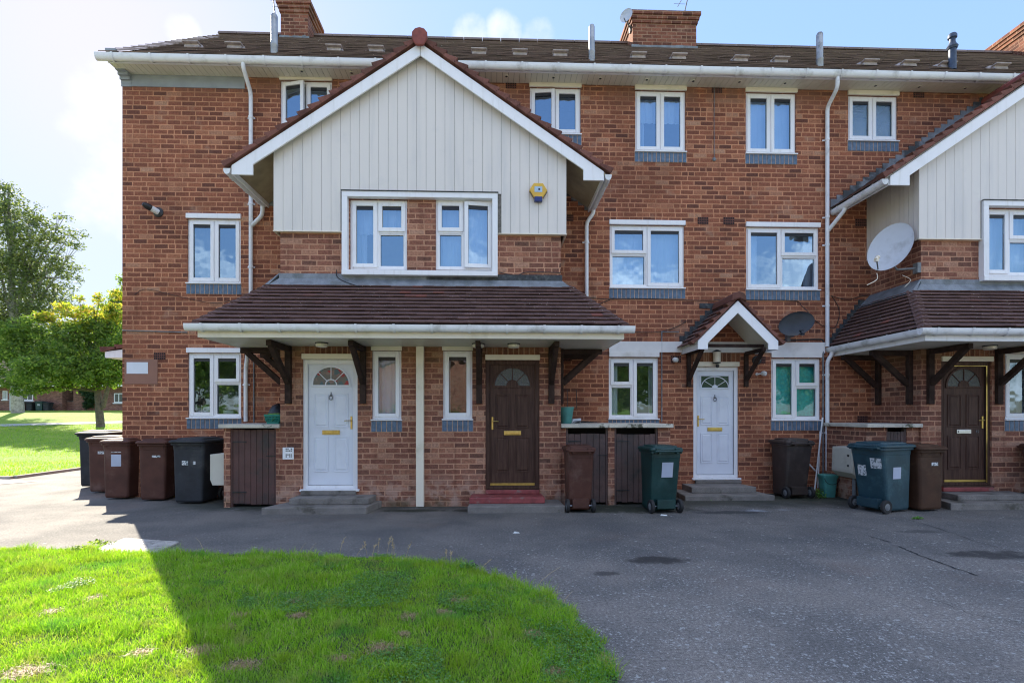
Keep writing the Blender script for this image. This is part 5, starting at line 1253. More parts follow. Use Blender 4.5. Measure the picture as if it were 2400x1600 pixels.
#PART2
# ------------------------------------------------------------------ wheelie bins
def rrect(w, d, c, z, yo=0.0):
    pts = []
    for (sx_, sy_, a0) in ((1, -1, -90), (1, 1, 0), (-1, 1, 90), (-1, -1, 180)):
        for k in range(4):
            a = R(a0+30*k); pts.append(((w/2-c)*sx_+c*math.cos(a), (d/2-c)*sy_+c*math.sin(a)+yo, z))
    return pts
def loft(mb, rings, cap=True):
    n = len(rings[0]); vs = [p for r in rings for p in r]; fs = []
    for i in range(len(rings)-1):
        for k in range(n): fs.append((i*n+k, i*n+(k+1) % n, (i+1)*n+(k+1) % n, (i+1)*n+k))
    if cap: fs += [tuple(range(n))[::-1], tuple(range((len(rings)-1)*n, len(rings)*n))]
    mb.add(vs, fs)
def wheelie(label, mat, x, y, rz, w=.48, d=.55, h=1.05, group='wheelie bins', sticker=(), tilt=0, lidmat=None, name='wheelie_bin', lift=0.0):
    o = thing(name, label, 'wheelie bin', (x, y, 0), group, world=False, rz=R(rz))
    if tilt: o.rotation_euler = (0, R(tilt), R(rz))
    hb = h-.085
    mb = MB(); wb, db = w*.80, d*.66; yo = -d*.10
    loft(mb, [rrect(wb*.94, db*.94, .03, .03, yo), rrect(wb, db, .035, .06, yo), rrect(w*.905, d*.86, .045, hb-.10, 0), rrect(w*.915, d*.87, .045, hb-.098, 0), rrect(w*.935, d*.89, .045, hb-.02, 0)])
    # wheel housing and front ribs
    mb.box(-wb*.36, wb*.36, yo+db/2-.03, d*.42, .07, .20)
    for sx_ in (-.34, .34): mb.hull8([(w*sx_-.018, -d*.41, hb-.13), (w*sx_+.018, -d*.41, hb-.13), (w*sx_+.018, -d*.3, hb-.13), (w*sx_-.018, -d*.3, hb-.13), (w*sx_-.018, -d*.465, hb-.03), (w*sx_+.018, -d*.465, hb-.03), (w*sx_+.018, -d*.3, hb-.03), (w*sx_-.018, -d*.3, hb-.03)])
    b = mb.build('body', mat, o, bevel=.004)
    mb = MB(); loft(mb, [rrect(w*.93, d*.89, .05, hb-.035), rrect(w*1.0, d*.97, .05, hb-.030), rrect(w*1.0, d*.97, .05, hb), rrect(w*.93, d*.89, .05, hb+.002)]); mb.build('rim', mat, o, bevel=.004)
    mb = MB(); lm = lidmat or mat
    loft(mb, [rrect(w*1.03, d*1.0, .05, hb+.004, -.012), rrect(w*1.05, d*1.03, .055, hb+.010, -.014), rrect(w*1.05, d*1.03, .055, hb+.034, -.014), rrect(w*.98, d*.95, .05, hb+.052, -.010), rrect(w*.80, d*.78, .05, hb+.058, -.005), rrect(w*.77, d*.75, .05, hb+.078, 0), rrect(w*.55, d*.5, .05, hb+.085, 0)])
    for sx_ in (-1, 1): mb.box(sx_*w*.30-.035, sx_*w*.30+.035, d*.40, d*.53, hb-.005, hb+.048)
    mb.build('lid', lm, o, bevel=.004)
    mb = MB(); mb.tube([(-w*.42, d*.46, hb-.01), (-w*.42, d*.56, hb+.005), (w*.42, d*.56, hb+.005), (w*.42, d*.46, hb-.01)], .015, 8)
    for sx_ in (-.28, .28): mb.box(w*sx_-.012, w*sx_+.012, d*.44, d*.57, hb-.03, hb+.0)
    mb.build('handle', mat, o, smooth=True)
    mb = MB(); mb.tube([(-w*.47, d*.34, .10), (w*.47, d*.34, .10)], .009, 8); mb.build('axle', 'silver', o)
    for sx_ in (-1, 1):
        M_ = Matrix.Rotation(R(90), 3, 'Y'); c = (sx_*w*.45, d*.34, .10)
        mb = MB(); mb.lathe([(.062, -.022), (.092, -.024), (.100, -.016), (.100, .016), (.092, .024), (.062, .022)], c, 24, M_); wl = mb.build('wheel', 'rubber', o, smooth=True)
        mb = MB(); mb.lathe([(.020, -.028), (.063, -.020), (.063, .020), (.020, .028)], c, 12, M_); mb.build('hub', 'pipe_grey', wl)
    for (sx_, sz, sw, sh, face, mt) in sticker:    # on the tapered front, rear or right face
        mb = MB(); t = (sz-.06)/(hb-.16)
        if face in 'fb':
            s_ = -1 if face == 'f' else 1
            def yy(z):
                t = (z-.06)/(hb-.16); f = (-db/2+yo)+(-d*.43-(-db/2+yo))*t; r_ = (db/2+yo)+(d*.43-(db/2+yo))*t; return (f-.0025) if face == 'f' else (r_+.0025)
            mb.add([(sx_-sw/2, yy(sz-sh/2), sz-sh/2), (sx_+sw/2, yy(sz-sh/2), sz-sh/2), (sx_+sw/2, yy(sz+sh/2), sz+sh/2), (sx_-sw/2, yy(sz+sh/2), sz+sh/2)], [(0, 1, 2, 3)])
        else:
            xx = lambda z: (1 if face == 'r' else -1)*((wb/2)+(w*.4525-wb/2)*((z-.06)/(hb-.16))+.0025)
            mb.add([(xx(sz-sh/2), sx_-sw/2, sz-sh/2), (xx(sz-sh/2), sx_+sw/2, sz-sh/2), (xx(sz+sh/2), sx_+sw/2, sz+sh/2), (xx(sz+sh/2), sx_-sw/2, sz+sh/2)], [(0, 1, 2, 3)])
        mb.build('sticker', mt, o)
    return o
def at_front(u, v, d=.55): x, y = GP(u, v); return x, y+d*.42
x, y = GP(184, 1143); wheelie('large black bin standing behind the leaning brown bins at the end of the wall', 'bin_black', x+.26, y+.32, 3, .60, .74, 1.12)
x, y = at_front(232, 1155); wheelie('brown bin wedged between the large black bin and the brown bin in front of it', 'bin_brown', x+.04, y, -2, .50, .58, 1.04, sticker=[(.02, .74, .12, .05, 'f', 'sticker')])
x, y = at_front(272, 1170); wheelie('brown bin with a smudged pale label, foremost of the pair by the wall corner', 'bin_brown', x, y, 2, .48, .56, 1.03, sticker=[(-.0, .66, .16, .20, 'f', 'sticker_blue'), (.0, .80, .16, .012, 'f', 'sticker')])
x, y = at_front(356, 1174); wheelie('brown bin between the labelled brown bin and the charcoal bin', 'bin_brown', x, y, 3, .48, .56, 1.03, sticker=[(.06, .74, .13, .035, 'f', 'sticker')])
x, y = at_front(443, 1181, .7); wheelie('charcoal bin with torn stickers beside the single door cupboard', 'bin_black', x, y, -3, .56, .68, 1.06, sticker=[(-.05, .66, .10, .07, 'f', 'sticker'), (.10, .66, .04, .05, 'f', 'sticker')])
x, y = GP(1361, 1201); wheelie('narrow reddish brown bin seen from behind in front of the left plank door', 'bin_brown', x, y+.20, 180, .42, .52, .985)
x, y = GP(1557, 1202); wheelie('dark green bin seen from behind in front of the right plank door', 'bin_green', x, y+.20, 186, .48, .55, .985, sticker=[(-.02, .63, .17, .22, 'b', 'sticker_blue')])
x, y = GP(1853, 1163); wheelie('dark brown bin under the window with turquoise blind', 'bin_dkbrown', x, y-.02, 185, .50, .56, 1.02)
x, y = GP(2035, 1197); wheelie('teal bin with peeling white stickers at the right', 'bin_teal', x+.24, y+.07, 107, .56, .68, 1.03, sticker=[(-.13, .72, .17, .15, 'b', 'sticker'), (.10, .60, .13, .16, 'b', 'sticker'), (.0, .58, .16, .17, 'l', 'sticker_blue')])
x, y = at_front(2179, 1198); wheelie('rusty brown bin beside the teal bin and in front of door 15', 'bin_rust', x-.02, y, 10, .50, .56, .99, sticker=[(.06, .70, .12, .05, 'f', 'sticker')])
x, y = GP(2506, 1195); wheelie('brown bin cut off by the right edge of the picture', 'bin_brown', x+.02, y+.3, 0, .48, .56, 1.0)

# ------------------------------------------------------------------ meter boxes, buckets, poles and clutter
xs_ = X_(526, 8.42)
o = thing('meter_box', 'beige meter box on the end of the single door cupboard', 'meter box', (xs_-.12, 8.6, .4), group='meter boxes')
mb = MB(); z0, z1 = WP(500, 1137, 8.45)[1], WP(500, 1063, 8.45)[1]
mb.prism([(xs_-.002, z0), (xs_-.002, z1), (xs_-.235, z1-.01), (xs_-.235, z0+.09), (xs_-.20, z0)], 'y', 8.45, 8.86); mb.build('box', 'beige', o, bevel=.006)
mb = MB(); mb.box(xs_-.239, xs_-.236, 8.48, 8.83, z0+.10, z1-.03); mb.build('door', 'beige', o)
o = thing('meter_box', 'beige meter box leaning out behind the teal bin, on a grey pipe', 'meter box', (5.85, 8.4, .4), group='meter boxes')
mx = xs_+DX; z0, z1 = WP(1980, 1122, 8.5)[1], WP(1980, 1048, 8.5)[1]
mb = MB(); mb.prism([(mx-.002, z0+.02), (mx-.002, z1), (mx-.20, z1-.01), (mx-.215, z0+.10), (mx-.10, z0)], 'y', 8.42, 8.95); mb.build('box', 'beige', o, bevel=.006)
mb = MB(); mb.hull8([(mx-.222, 8.45, z0+.13), (mx-.21, 8.45, z0+.13), (mx-.21, 8.92, z0+.13), (mx-.222, 8.92, z0+.13), (mx-.208, 8.45, z1-.03), (mx-.195, 8.45, z1-.03), (mx-.195, 8.92, z1-.03), (mx-.208, 8.92, z1-.03)]); D = mb.build('door', 'beige', o, bevel=.003)
mb = MB(); [mb.box(mx-.228, mx-.205, 8.50, 8.53, zz, zz+.03) for zz in (z0+.2, z1-.15)]; mb.build('lock', 'black', D)
mb = MB(); mb.tube([(mx-.06, 8.6, z0+.01), (mx-.06, 8.6, 0)], .03, 10); mb.build('pipe', 'pipe_grey', o)
def bucket(name, lbl, cat, x, y, z, r0, r1, h, mat, handle=True, square=False, loop=0):
    o = thing(name, lbl, cat, (x, y, z), world=False)
    mb = MB()
    if square: loft(mb, [rrect(r0*2, r0*1.7, .03, 0), rrect(r1*2, r1*1.7, .04, h*.93), rrect(r1*2.15, r1*1.85, .04, h*.93), rrect(r1*2.15, r1*1.85, .04, h), rrect(r1*1.9, r1*1.6, .04, h), rrect(r0*1.8, r0*1.5, .03, .05)])
    else: mb.lathe([(r0, 0), (r1, h*.93), (r1*1.07, h*.93), (r1*1.07, h), (r1*.94, h), (r0*.9, .02)], (0, 0, 0), 24)
    mb.build('tub', mat, o, smooth=True)
    if square:
        mb = MB(); loft(mb, [rrect(r1*2.2, r1*1.9, .04, h+.001), rrect(r1*2.2, r1*1.9, .04, h+.02), rrect(r1*1.7, r1*1.4, .04, h+.035)]); mb.build('lid', mat, o, bevel=.004)
    if handle:
        mb = MB(); n = 14
        if loop: mb.tube([(-.0, -r1*1.02, h*.95), (0, -r1*1.02, h+loop), (r1*1.2, -r1*.9, h+loop), (r1*1.3, -r1*.6, h*.9)], .006, 6)
        else: mb.tube([(r1*1.05*math.cos(math.pi*i/n), -r1*.95-.012*math.sin(math.pi*i/n), h*.93-.11*math.sin(math.pi*i/n)) for i in range(n+1)], .005, 6)
        mb.build('handle', 'black', o)
    return o
x, y = X_(1940, 9.12), 8.98; bucket('food_caddy', 'small pale green lidded food waste caddy below the downpipe', 'caddy', x, y+.14, .0, .095, .125, .36, 'bucket', square=True)
x = X_(1327, 8.75); bucket('bucket', 'green bucket with a tall black handle on the mossy cupboard top', 'bucket', x, 8.75, 1.286, .085, .125, .27, 'bucket', loop=.28)
# shopping basket with a black bag behind
x = X_(641, 8.6); o = thing('shopping_basket', 'green plastic shopping basket on the pale cupboard top', 'basket', (x+.01, 8.62, 1.286), world=False)
mb = MB(); w, d, h = .25, .2, .15; loft(mb, [rrect(w*.8, d*.8, .02, 0), rrect(w*.8, d*.8, .02, .03)])
for i in range(12):
    t = -1+2*i/11
    mb.bar((t*w*.38, -d*.4, .03), (t*w*.47, -d*.49, h-.02), .009, .006); mb.bar((t*w*.38, d*.4, .03), (t*w*.47, d*.49, h-.02), .009, .006)
for i in range(9):
    t = -1+2*i/8; mb.bar((-w*.4, t*d*.38, .03), (-w*.49, t*d*.47, h-.02), .006, .009); mb.bar((w*.4, t*d*.38, .03), (w*.49, t*d*.47, h-.02), .006, .009)
loft(mb, [rrect(w, d, .02, h-.03), rrect(w*1.04, d*1.04, .02, h-.03), rrect(w*1.06, d*1.06, .02, h), rrect(w*.96, d*.96, .02, h), rrect(w*.94, d*.94, .02, h-.03)], cap=False)
mb.box(-w*.45, w*.45, -d*.455, -d*.445, .085, .1); mb.build('basket', 'basket', o)
mb = MB(); mb.bar((-.09, -.02, h+.005), (.08, .0, h+.012), .05, .012); mb.bar((-.02, -.05, .04), (.07, -.05, .14), .06, .01); tag(mb.build('contents', 'lime', o), 'lime green toy in the basket', 'toy'); 
del bpy.data.objects['contents']['category']
mb = MB(); rb_ = random.Random(4)
prof = [(.10, 0), (.15, .05), (.165, .13), (.15, .22), (.10, .29), (.03, .32)]
mb.lathe(prof, (0, 0, 0), 18); mb.v = [(a*(1+rb_.uniform(-.07, .07))+.0, b*(1+rb_.uniform(-.07, .07)), c*(1+rb_.uniform(-.03, .03))) for a, b, c in mb.v]
o = mb.build('refuse_bag', 'black', smooth=True); o.location = (X_(652, 8.9), 8.93, 1.286); tag(o, 'black refuse bag behind the green basket against the bay wall', 'bag')
# junk on the double cupboard
mb = MB(); rb_ = random.Random(5)
for i in range(9): a = rb_.uniform(0, 3.1); mb.bar((rb_.uniform(-.25, .3), rb_.uniform(-.1, .1), .012+rb_.uniform(0, .02)), (rb_.uniform(-.25, .3), rb_.uniform(-.1, .1), .02+rb_.uniform(0, .03)), .02, .01)
o = mb.build('hose_pieces', 'black'); o.location = (X_(1370, 8.7), 8.72, 1.286); tag(o, 'tangle of dark scraps lying on the mossy cupboard top', 'scraps')
mb = MB(); mb.hull8([(-.08, -.05, 0), (.08, -.05, 0), (.1, .06, 0), (-.07, .06, 0), (-.05, -.03, .06), (.08, -.04, .03), (.10, .03, .09), (-.05, .03, .08)]); o = mb.build('plastic_carton', 'white_plastic', bevel=.01); o.location = (X_(1350, 8.75), 8.80, 1.286); tag(o, 'crumpled pale carton beside the green bucket', 'carton')
# poles leaning by the right downpipe
for (a, b, r, lb) in (((1928, 978, 9.44), (1908, 1159, 9.2), .013, 'long white plastic pole leaning on the wall by the right downpipe'), ((1922, 1010, 9.44), (1917, 1143, 9.3), .011, 'shorter white plastic pole leaning behind the long one'), ((1881, 1070, 9.42), (1911, 1103, 9.36), .014, 'short white rod slanting between the dark brown bin and the caddy')):
    x0, z0 = WP(*a); x1, z1 = WP(*b); mb = MB(); mb.tube([(x0, a[2], z0), (x1, b[2], max(z1, .0))], r, 10); tag(mb.build('pole', 'white_plastic', smooth=True), lb, 'pole', group='poles leaning by the downpipe')
# weeds
def weed(lbl, u, v, r, n, mat='clover', hh=.16):
    x, y = GP(u, v); mb = MB(); b = random.Random(int(u))
    for i in range(n):
        a = b.uniform(0, 6.28); q = r*b.uniform(.1, 1); p = Vector((x+q*math.cos(a), y+q*math.sin(a)*.5, b.uniform(.01, hh))); s = b.uniform(.012, .03)
        d1 = Vector((b.uniform(-1, 1), b.uniform(-1, 1), b.uniform(-.4, .8))).normalized()*s; d2 = Vector((b.uniform(-1, 1), b.uniform(-1, 1), b.uniform(-.4, .4))).normalized()*s*.6
        mb.add([p-d1, p+d2, p+d1, p-d2], [(0, 1, 2, 3)])
    for i in range(5): mb.tube([(x, y, 0), (x+b.uniform(-r, r)*.7, y+b.uniform(-r, r)*.3, hh*.8)], .003, 4)
    tag(mb.build('weed', mat), lbl, 'weed', group='weeds growing along the foot of the wall')
weed('bright leafy weed at the foot of the white poles', 1921, 1167, .12, 120)
weed('small weed in the corner beside the single door cupboard', 520, 1166, .10, 60)
weed('tiny weed in the tarmac crack near the teal bin', 2150, 1216, .08, 40, hh=.03)
weed('low weed at the edge of the worn steps', 1670, 1172, .10, 40, hh=.04)
weed('yellowed weed at the near corner of the manhole cover', 190, 1297, .16, 120, 'leaf_maple', .08)
weed('weed at the far side of the manhole cover', 238, 1278, .14, 80, 'leaf_maple', .06)
weed('broad leafed weed on the curved lawn edge', 1100, 1340, .10, 90, 'clover', .09)
for (u, v, s, mt, lb) in ((604, 1182, .07, 'label_blue', 'blue and white wrapper by the plank door'), (1555, 1208, .05, 'litter', 'scrap of paper in front of the dark green bin'), (1210, 1249, .04, 'litter', 'pale flattened scrap on the dark tarmac'), (1604, 1160, .07, 'litter', 'scrap of card between the green bin and the worn steps')):
    x, y = GP(u, v); mb = MB(); b = random.Random(int(u)); z = .02
    mb.hull8([(x-s, y-s*.4, .004), (x+s, y-s*.6, .004), (x+s*.8, y+s*.5, .004), (x-s*.7, y+s*.6, .004), (x-s*.8, y-s*.3, z*.6), (x+s*.7, y-s*.4, z), (x+s*.9, y+s*.3, z*.5), (x-s*.5, y+s*.4, z)])
    tag(mb.build('litter', mt), lb, 'litter')

# ------------------------------------------------------------------ dishes, aerials, alarm, lamps
def dish(lbl, c, nrm, rx, rz, mat, anchor, roll=0, lnb=True, group='satellite dishes', lnblen=.38, rim=True):
    o = thing('satellite_dish', lbl, 'satellite dish', tuple(anchor), group)
    n = Vector(nrm).normalized(); s = Vector((0, 0, 1)).cross(n).normalized(); t = n.cross(s)
    cr, sr = math.cos(R(roll)), math.sin(R(roll)); s2 = s*cr+t*sr; t2 = t*cr-s*sr; c = Vector(c); dp = min(rx, rz)*.22
    mb = MB(); rings = []
    for sg, off in ((0, 0), (1, -.008)):
        for k in (0, .25, .5, .75, .93, 1.0): rings.append([c+s2*(rx*k*math.cos(6.2832*i/36))+t2*(rz*k*math.sin(6.2832*i/36))+n*(dp*(k*k-1)+off+(0.006 if k == 1 else 0)) for i in range(36)])
    # inner then outer surface
    vs = [p for r in rings for p in r]; fs = []
    for a in range(5):
        for i in range(36): j = (i+1) % 36; fs.append((a*36+i, a*36+j, (a+1)*36+j, (a+1)*36+i)); b = a+6; fs.append((b*36+i, (b+1)*36+i, (b+1)*36+j, b*36+j))
    for i in range(36): j = (i+1) % 36; fs.append((5*36+i, 5*36+j, 11*36+j, 11*36+i))
    mb.add(vs, fs); mb.build('reflector', mat, o, smooth=True)
    mb = MB(); back = c-n*(dp+.02)
    low = c-t2*rz*.92-n*dp*.15; tip = c-t2*rz*.95+n*lnblen
    mb.tube([back-t2*rz*.45, low-n*.02, low+(tip-low)*.5, tip], .011, 8); mb.build('arm', 'pipe_grey', o, smooth=True)
    if lnb:
        mb = MB(); q = (c-tip).normalized(); mb.tube([tip-q*.04, tip+q*.03, tip+q*.031, tip+q*.06], [.022, .022, .032, .032], 12); mb.box(tip.x-.025, tip.x+.025, tip.y-.025, tip.y+.025, tip.z-.05, tip.z-.01); mb.build('receiver', mat if mat != 'dish_white' else 'cream', o, smooth=True)
    mb = MB(); an = Vector(anchor); mb.tube([an, an+(Vector((back.x, back.y, an.z))-an)*.75, back-t2*rz*.3, back], .018, 10); mb.box(an.x-.03, an.x+.03, an.y-.05, an.y+.05, an.z-.08, an.z+.08); mb.build('wall_bracket', 'pipe_grey', o, smooth=False)
    return o
dish('large white satellite dish bracketed to the side of the right bay', (6.47, 8.46, 4.16), (-.62, -.78, .22), .285, .42, 'dish_white', (6.868, 8.40, 3.80), roll=-25, lnblen=.40)
x, z = WP(1868, 758, 9.2); dish('black oval satellite dish above the turquoise blind window', (x, 9.22, z), (-.25, -.93, .05), .30, .205, 'dish_black', (x-.02, 9.47, z-.20), roll=17, lnblen=.14)
x, z = WP(1467, 44, 12.4); dish('small grey satellite dish on the left corner of the wide chimney', (x-.02, 12.3, z), (-.55, -.8, .25), .15, .19, 'dish_white', (c2[0]-.01, 12.6, z-.1), lnb=False, lnblen=.1)
def aerial(lbl, x, y, z0, h, lean, n=7):
    o = thing('tv_aerial', lbl, 'aerial', (x, y, z0), 'tv aerials on the chimneys'); mb = MB()
    top = Vector((x+lean, y, z0+h)); mb.tube([(x, y, z0), top], .014, 8); mb.build('mast', 'pipe_grey', o)
    mb = MB(); a = Vector((x-.02, y+.25, z0+h*.55)); b = Vector((x+lean*1.3, y-.5, z0+h)); mb.tube([a, b], .008, 6)
    for i in range(n): p = a.lerp(b, (i+.5)/n); mb.tube([p-Vector((.14-.01*i, 0, 0)), p+Vector((.14-.01*i, 0, 0))], .005, 5)
    mb.build('elements', 'pipe_grey', o); return o
aerial('aerial rising from the right end of the wide chimney', c2[1]-.22, 12.8, c2[2]-.02, 1.1, .25)
aerial('dark aerial clamped to the left side of the narrow chimney', X_(651, 12.5)-.03, 12.5, WP(648, 60, 12.5)[1], 1.0, -.12)
# burglar alarm
o = thing('burglar_alarm', 'hexagonal yellow burglar alarm box with a blue strobe on the cladding', 'alarm', (*[WP(1261, 455, YP)[0]], YP, WP(1261, 455, YP)[1]))
cx_, cz_ = WP(1261, 450, YP); r = .142
hexa = [(cx_+r*math.cos(R(a)), cz_+r*.92*math.sin(R(a))) for a in (0, 60, 120, 180, 240, 300)]
mb = MB(); mb.prism(hexa[::-1], 'y', YP-.07, YP-.001); mb.build('case', 'alarm_yellow', o, bevel=.012)
mb = MB(); mb.box(cx_-.06, cx_+.06, YP-.0735, YP-.0705, cz_-.03, cz_+.055); mb.cur = 1; mb.lathe([(.016, 0), (.016, .002)], (cx_+.012, YP-.0735, cz_+.012), 12, Matrix.Rotation(R(90), 3, 'X')); mb.build('front_label', ['label_blue', 'black'], o)
mb = MB(); mb.box(cx_-.062, cx_+.062, YP-.075, YP-.01, cz_-.175, cz_-.095); mb.build('strobe', 'alarm_blue', o, bevel=.01)
mb = MB()
for sg in (-1, 1):
    for i in range(6):
        t = i/5; mb.box(cx_+sg*(r*.93-t*.055)-.004, cx_+sg*(r*.93-t*.055)+.004, YP-.073, YP-.06, cz_-.02-t*.09-.02, cz_-.02-t*.09)
mb.build('sounder_slots', 'black', o)
# canopy lamps
for (u, v, Y, dx, lb) in ((754, 800, 7.95, 0, 'flat round lamp under the left canopy above the stained glass door'), (1121, 808, 7.95, 0, 'round white lamp under the left canopy by the third bracket'), (1204, 809, 7.95, 0, 'round white lamp under the left canopy above the brown door'), (2320, 815, 7.9, 0, 'round cream lamp under the right canopy above door 15')):
    x = X_(u, Y); o = thing('ceiling_lamp', lb, 'lamp', (x, Y, ZCS), 'round lamps under the canopies'); mb = MB()
    mb.lathe([(.09, ZCS-.012), (.095, ZCS+.0035)], (x, Y, 0), 24); mb.build('base', 'black', o)
    mb = MB(); mb.lathe([(.05, ZCS-.062), (.078, ZCS-.055), (.086, ZCS-.040), (.086, ZCS-.0125)], (x, Y, 0), 24); mb.build('diffuser', 'cream', o, smooth=True)
x, z = WP(1683, 837, 9.35); o = thing('wall_lantern', 'half round wall lantern with a sensor above the hooded white door', 'lamp', (x, YM, z)); mb = MB()
mb.box(x-.03, x+.03, YM-.06, YM-.0075, z-.08, z+.13); mb.lathe([(.07, z+.10), (.075, z+.11), (.03, z+.135)], (x, YM-.10, 0), 16); mb.lathe([(.03, z-.11), (.07, z-.095), (.07, z-.085)], (x, YM-.10, 0), 16); mb.build('bracket', 'black', o)
mb = MB(); mb.lathe([(.064, z-.084), (.066, z+.099)], (x, YM-.10, 0), 16); mb.build('glass', 'cream', o, smooth=True)
mb = MB(); mb.lathe([(.012, -.03), (.03, -.02), (.03, .02), (.018, .03)], (x+.015, YM-.09, z-.15), 14); mb.build('sensor', 'black', o, smooth=True)
def camball(lbl, u, v, mat, arm=0):
    x, z = WP(u, v, YM-.06); o = thing('security_light', lbl, 'sensor light', (x, YM, z)); mb = MB()
    n = Vector((.5, -.8, -.2)).normalized(); m3 = n.to_track_quat('Z', 'Y').to_matrix()
    mb.lathe([(.03, -.04), (.042, -.02), (.044, .02), (.036, .045), (.02, .05)], (x, YM-.07, z), 16, m3); mb.build('head', mat, o, smooth=True)
    mb = MB(); mb.tube([(x-arm, YM-.001, z-.01), (x-arm, YM-.035, z-.01), (x, YM-.05, z)], .012, 8); mb.lathe([(.026, 0), (.026, .01)], (x-arm, YM-.001, z-.01), 12, Matrix.Rotation(R(90), 3, 'X')); mb.build('mount', mat, o)
camball('small white round sensor over the air brick left of the hooded door', 1582, 843, 'white_plastic')
camball('small white sensor on an arm right of the hooded door', 1789, 875, 'white_plastic', .09)
x, z = WP(1776, 844, YM-.05); o = thing('extractor_vent', 'black round extractor vent on the wall right of the hooded door', 'vent', (x, YM, z)); mb = MB()
mb.lathe([(.085, .0), (.085, .02), (.05, .03), (.05, .07)], (x, YM-.001, z), 20, Matrix.Rotation(R(90), 3, 'X')); mb.build('collar', 'black', o, smooth=True); mb = MB(); mb.lathe([(.035, .071), (.03, .10), (.01, .105)], (x, YM-.001, z), 16, Matrix.Rotation(R(90), 3, 'X')); mb.build('nozzle', 'pipe_grey', o)
# boiler flue terminal
x, z = WP(370, 497, YM-.02); o = thing('boiler_flue', 'black and white boiler flue poking from the patched brick at the upper left', 'flue', (x, YM, z)); m3 = Vector((-.55, -.75, .28)).normalized().to_track_quat('Z', 'Y').to_matrix()
mb = MB(); mb.lathe([(.085, 0), (.085, .012), (.055, .03)], (x, YM-.001, z), 20, Matrix.Rotation(R(90), 3, 'X')); mb.build('collar', 'black', o, smooth=True)
mb = MB(); mb.lathe([(.05, 0), (.05, .12)], (x, YM-.01, z), 18, m3); mb.build('sleeve', 'white_plastic', o, smooth=True)
mb = MB(); mb.lathe([(.053, .1201), (.053, .19), (.045, .215), (.03, .25)], (x, YM-.01, z), 18, m3); mb.build('terminal', 'black', o, smooth=True)
# wall plates and signs
x0, x1, z0, z1 = rectpx(663, 1048, 689, 1076, YB); o = thing('vent_plate', 'square white vent plate with screws left of the stained glass door', 'vent plate', ((x0+x1)/2, YB, z0)); mb = MB(); mb.box(x0, x1, YB-.014, YB-.001, z0, z1); mb.build('plate', 'white', o, bevel=.004)
mb = MB()
for i in range(4):
    for j in (0, 1, 3, 4):
        if (i, j) in ((1, 0), (2, 4)): continue
        mb.box(x0+.048+i*.026, x0+.066+i*.026, YB-.0155, YB-.0142, z0+.035+j*.03, z0+.052+j*.03)
mb.build('slots', 'black', o)
x0, x1, z0, z1 = rectpx(291, 842, 370, 900, YM); o = thing('street_sign', 'blurred pale street sign on a brick coloured backing at the wall corner', 'sign', ((x0+x1)/2, YM, z0)); mb = MB(); mb.box(x0+.01, x1, YM-.010, YM-.001, z0, z1); mb.build('backing', 'sign_back', o, bevel=.003)
mb = MB(); mb.box(x0+.05, x1-.16, YM-.016, YM-.0105, z0+.18, z1-.05); mb.build('plate', 'sign', o, bevel=.02)
# rusty fixing with a hanging cord
x, z0 = WP(1674, 205, YM-.01); z1 = WP(1674, 370, YM-.01)[1]; mb = MB(); mb.tube([(x, YM-.012, z0), (x-.004, YM-.012, (z0+z1)/2), (x, YM-.012, z1)], .006, 6); mb.lathe([(.03, 0), (.036, .012), (.02, .03)], (x, YM-.001, z1-.03), 14, Matrix.Rotation(R(90), 3, 'X')); tag(mb.build('hanging_wire', 'pipe_grey'), 'thin wire hanging between two upper windows ending in a round fixing', 'wire')
# black cables
def cable(lbl, pts, r=.006, mat='cable'):
    P = []
    for (u, v, Y) in pts: x, z = WP(u, v, Y); P.append(Vector((x, Y, z)))
    Q = []
    for i in range(len(P)-1):
        p0 = P[max(i-1, 0)]; p1 = P[i]; p2 = P[i+1]; p3 = P[min(i+2, len(P)-1)]
        for k in range(6):
            t = k/6; Q.append(.5*((2*p1)+(p2-p0)*t+(2*p0-5*p1+4*p2-p3)*t*t+(3*p1-p0-3*p2+p3)*t**3))
    Q.append(P[-1]); mb = MB(); mb.tube(Q, r, 6); tag(mb.build('cable', mat), lb if lbl is None else lbl, 'cable', group='cables clipped to the brickwork')
ym = YM-.012
cable('black cable sagging from the left canopy under the window to the small hood', [(1378, 697, ym), (1430, 701, ym), (1520, 700, ym), (1640, 704, ym), (1690, 703, ym)])
cable('black cable drooping between the left canopy gutter and the hood roof', [(1393, 716, ym), (1440, 698, ym)]) 
cable('black cable rising along the wall to the left side of the hood', [(1488, 778, ym), (1540, 778, ym), (1580, 768, ym), (1610, 752, ym)])
cable('black cable running from beneath the right window down to the black dish', [(1745, 703, ym), (1860, 705, ym), (1878, 716, ym), (1895, 732, 9.3)])
cable('black cable looping beside the right downpipe', [(1950, 694, ym), (1965, 720, ym), (1966, 745, ym), (1955, 768, ym), (1930, 764, ym), (1910, 750, ym)])
cable('black cable clipped along the right canopy flashing', [(1948, 693, ym), (1985, 702, ym), (2020, 694, ym), (2070, 687, ym), (2120, 668, 8.9), (2158, 668, 8.34)])
cable('black cable lying along the brick right of the large bay window', [(1170, 638, 8.345), (1210, 646, 8.345), (1235, 638, 8.345), (1314, 639, 8.345)], .007)
cable('thin black cable curling down the wall beside the large bay window', [(789, 632, 8.345), (790, 648, 8.335), (808, 660, 8.30), (845, 672, 8.22)])
cable('thin cable drooping across the brick at the far left', [(315, 690, ym), (345, 678, ym), (420, 695, ym), (500, 710, ym), (552, 702, ym)], .004)
cable('thick black cable along the top of the painted band at the right', [(1806, 797, ym), (1860, 797, ym), (1915, 795, ym), (1930, 800, ym), (1932, 830, ym)], .013)
cable('white cable hanging below the large dish', [(2055, 640, 8.3), (2055, 655, 8.3), (2032, 668, 8.3)], .006, 'cream')
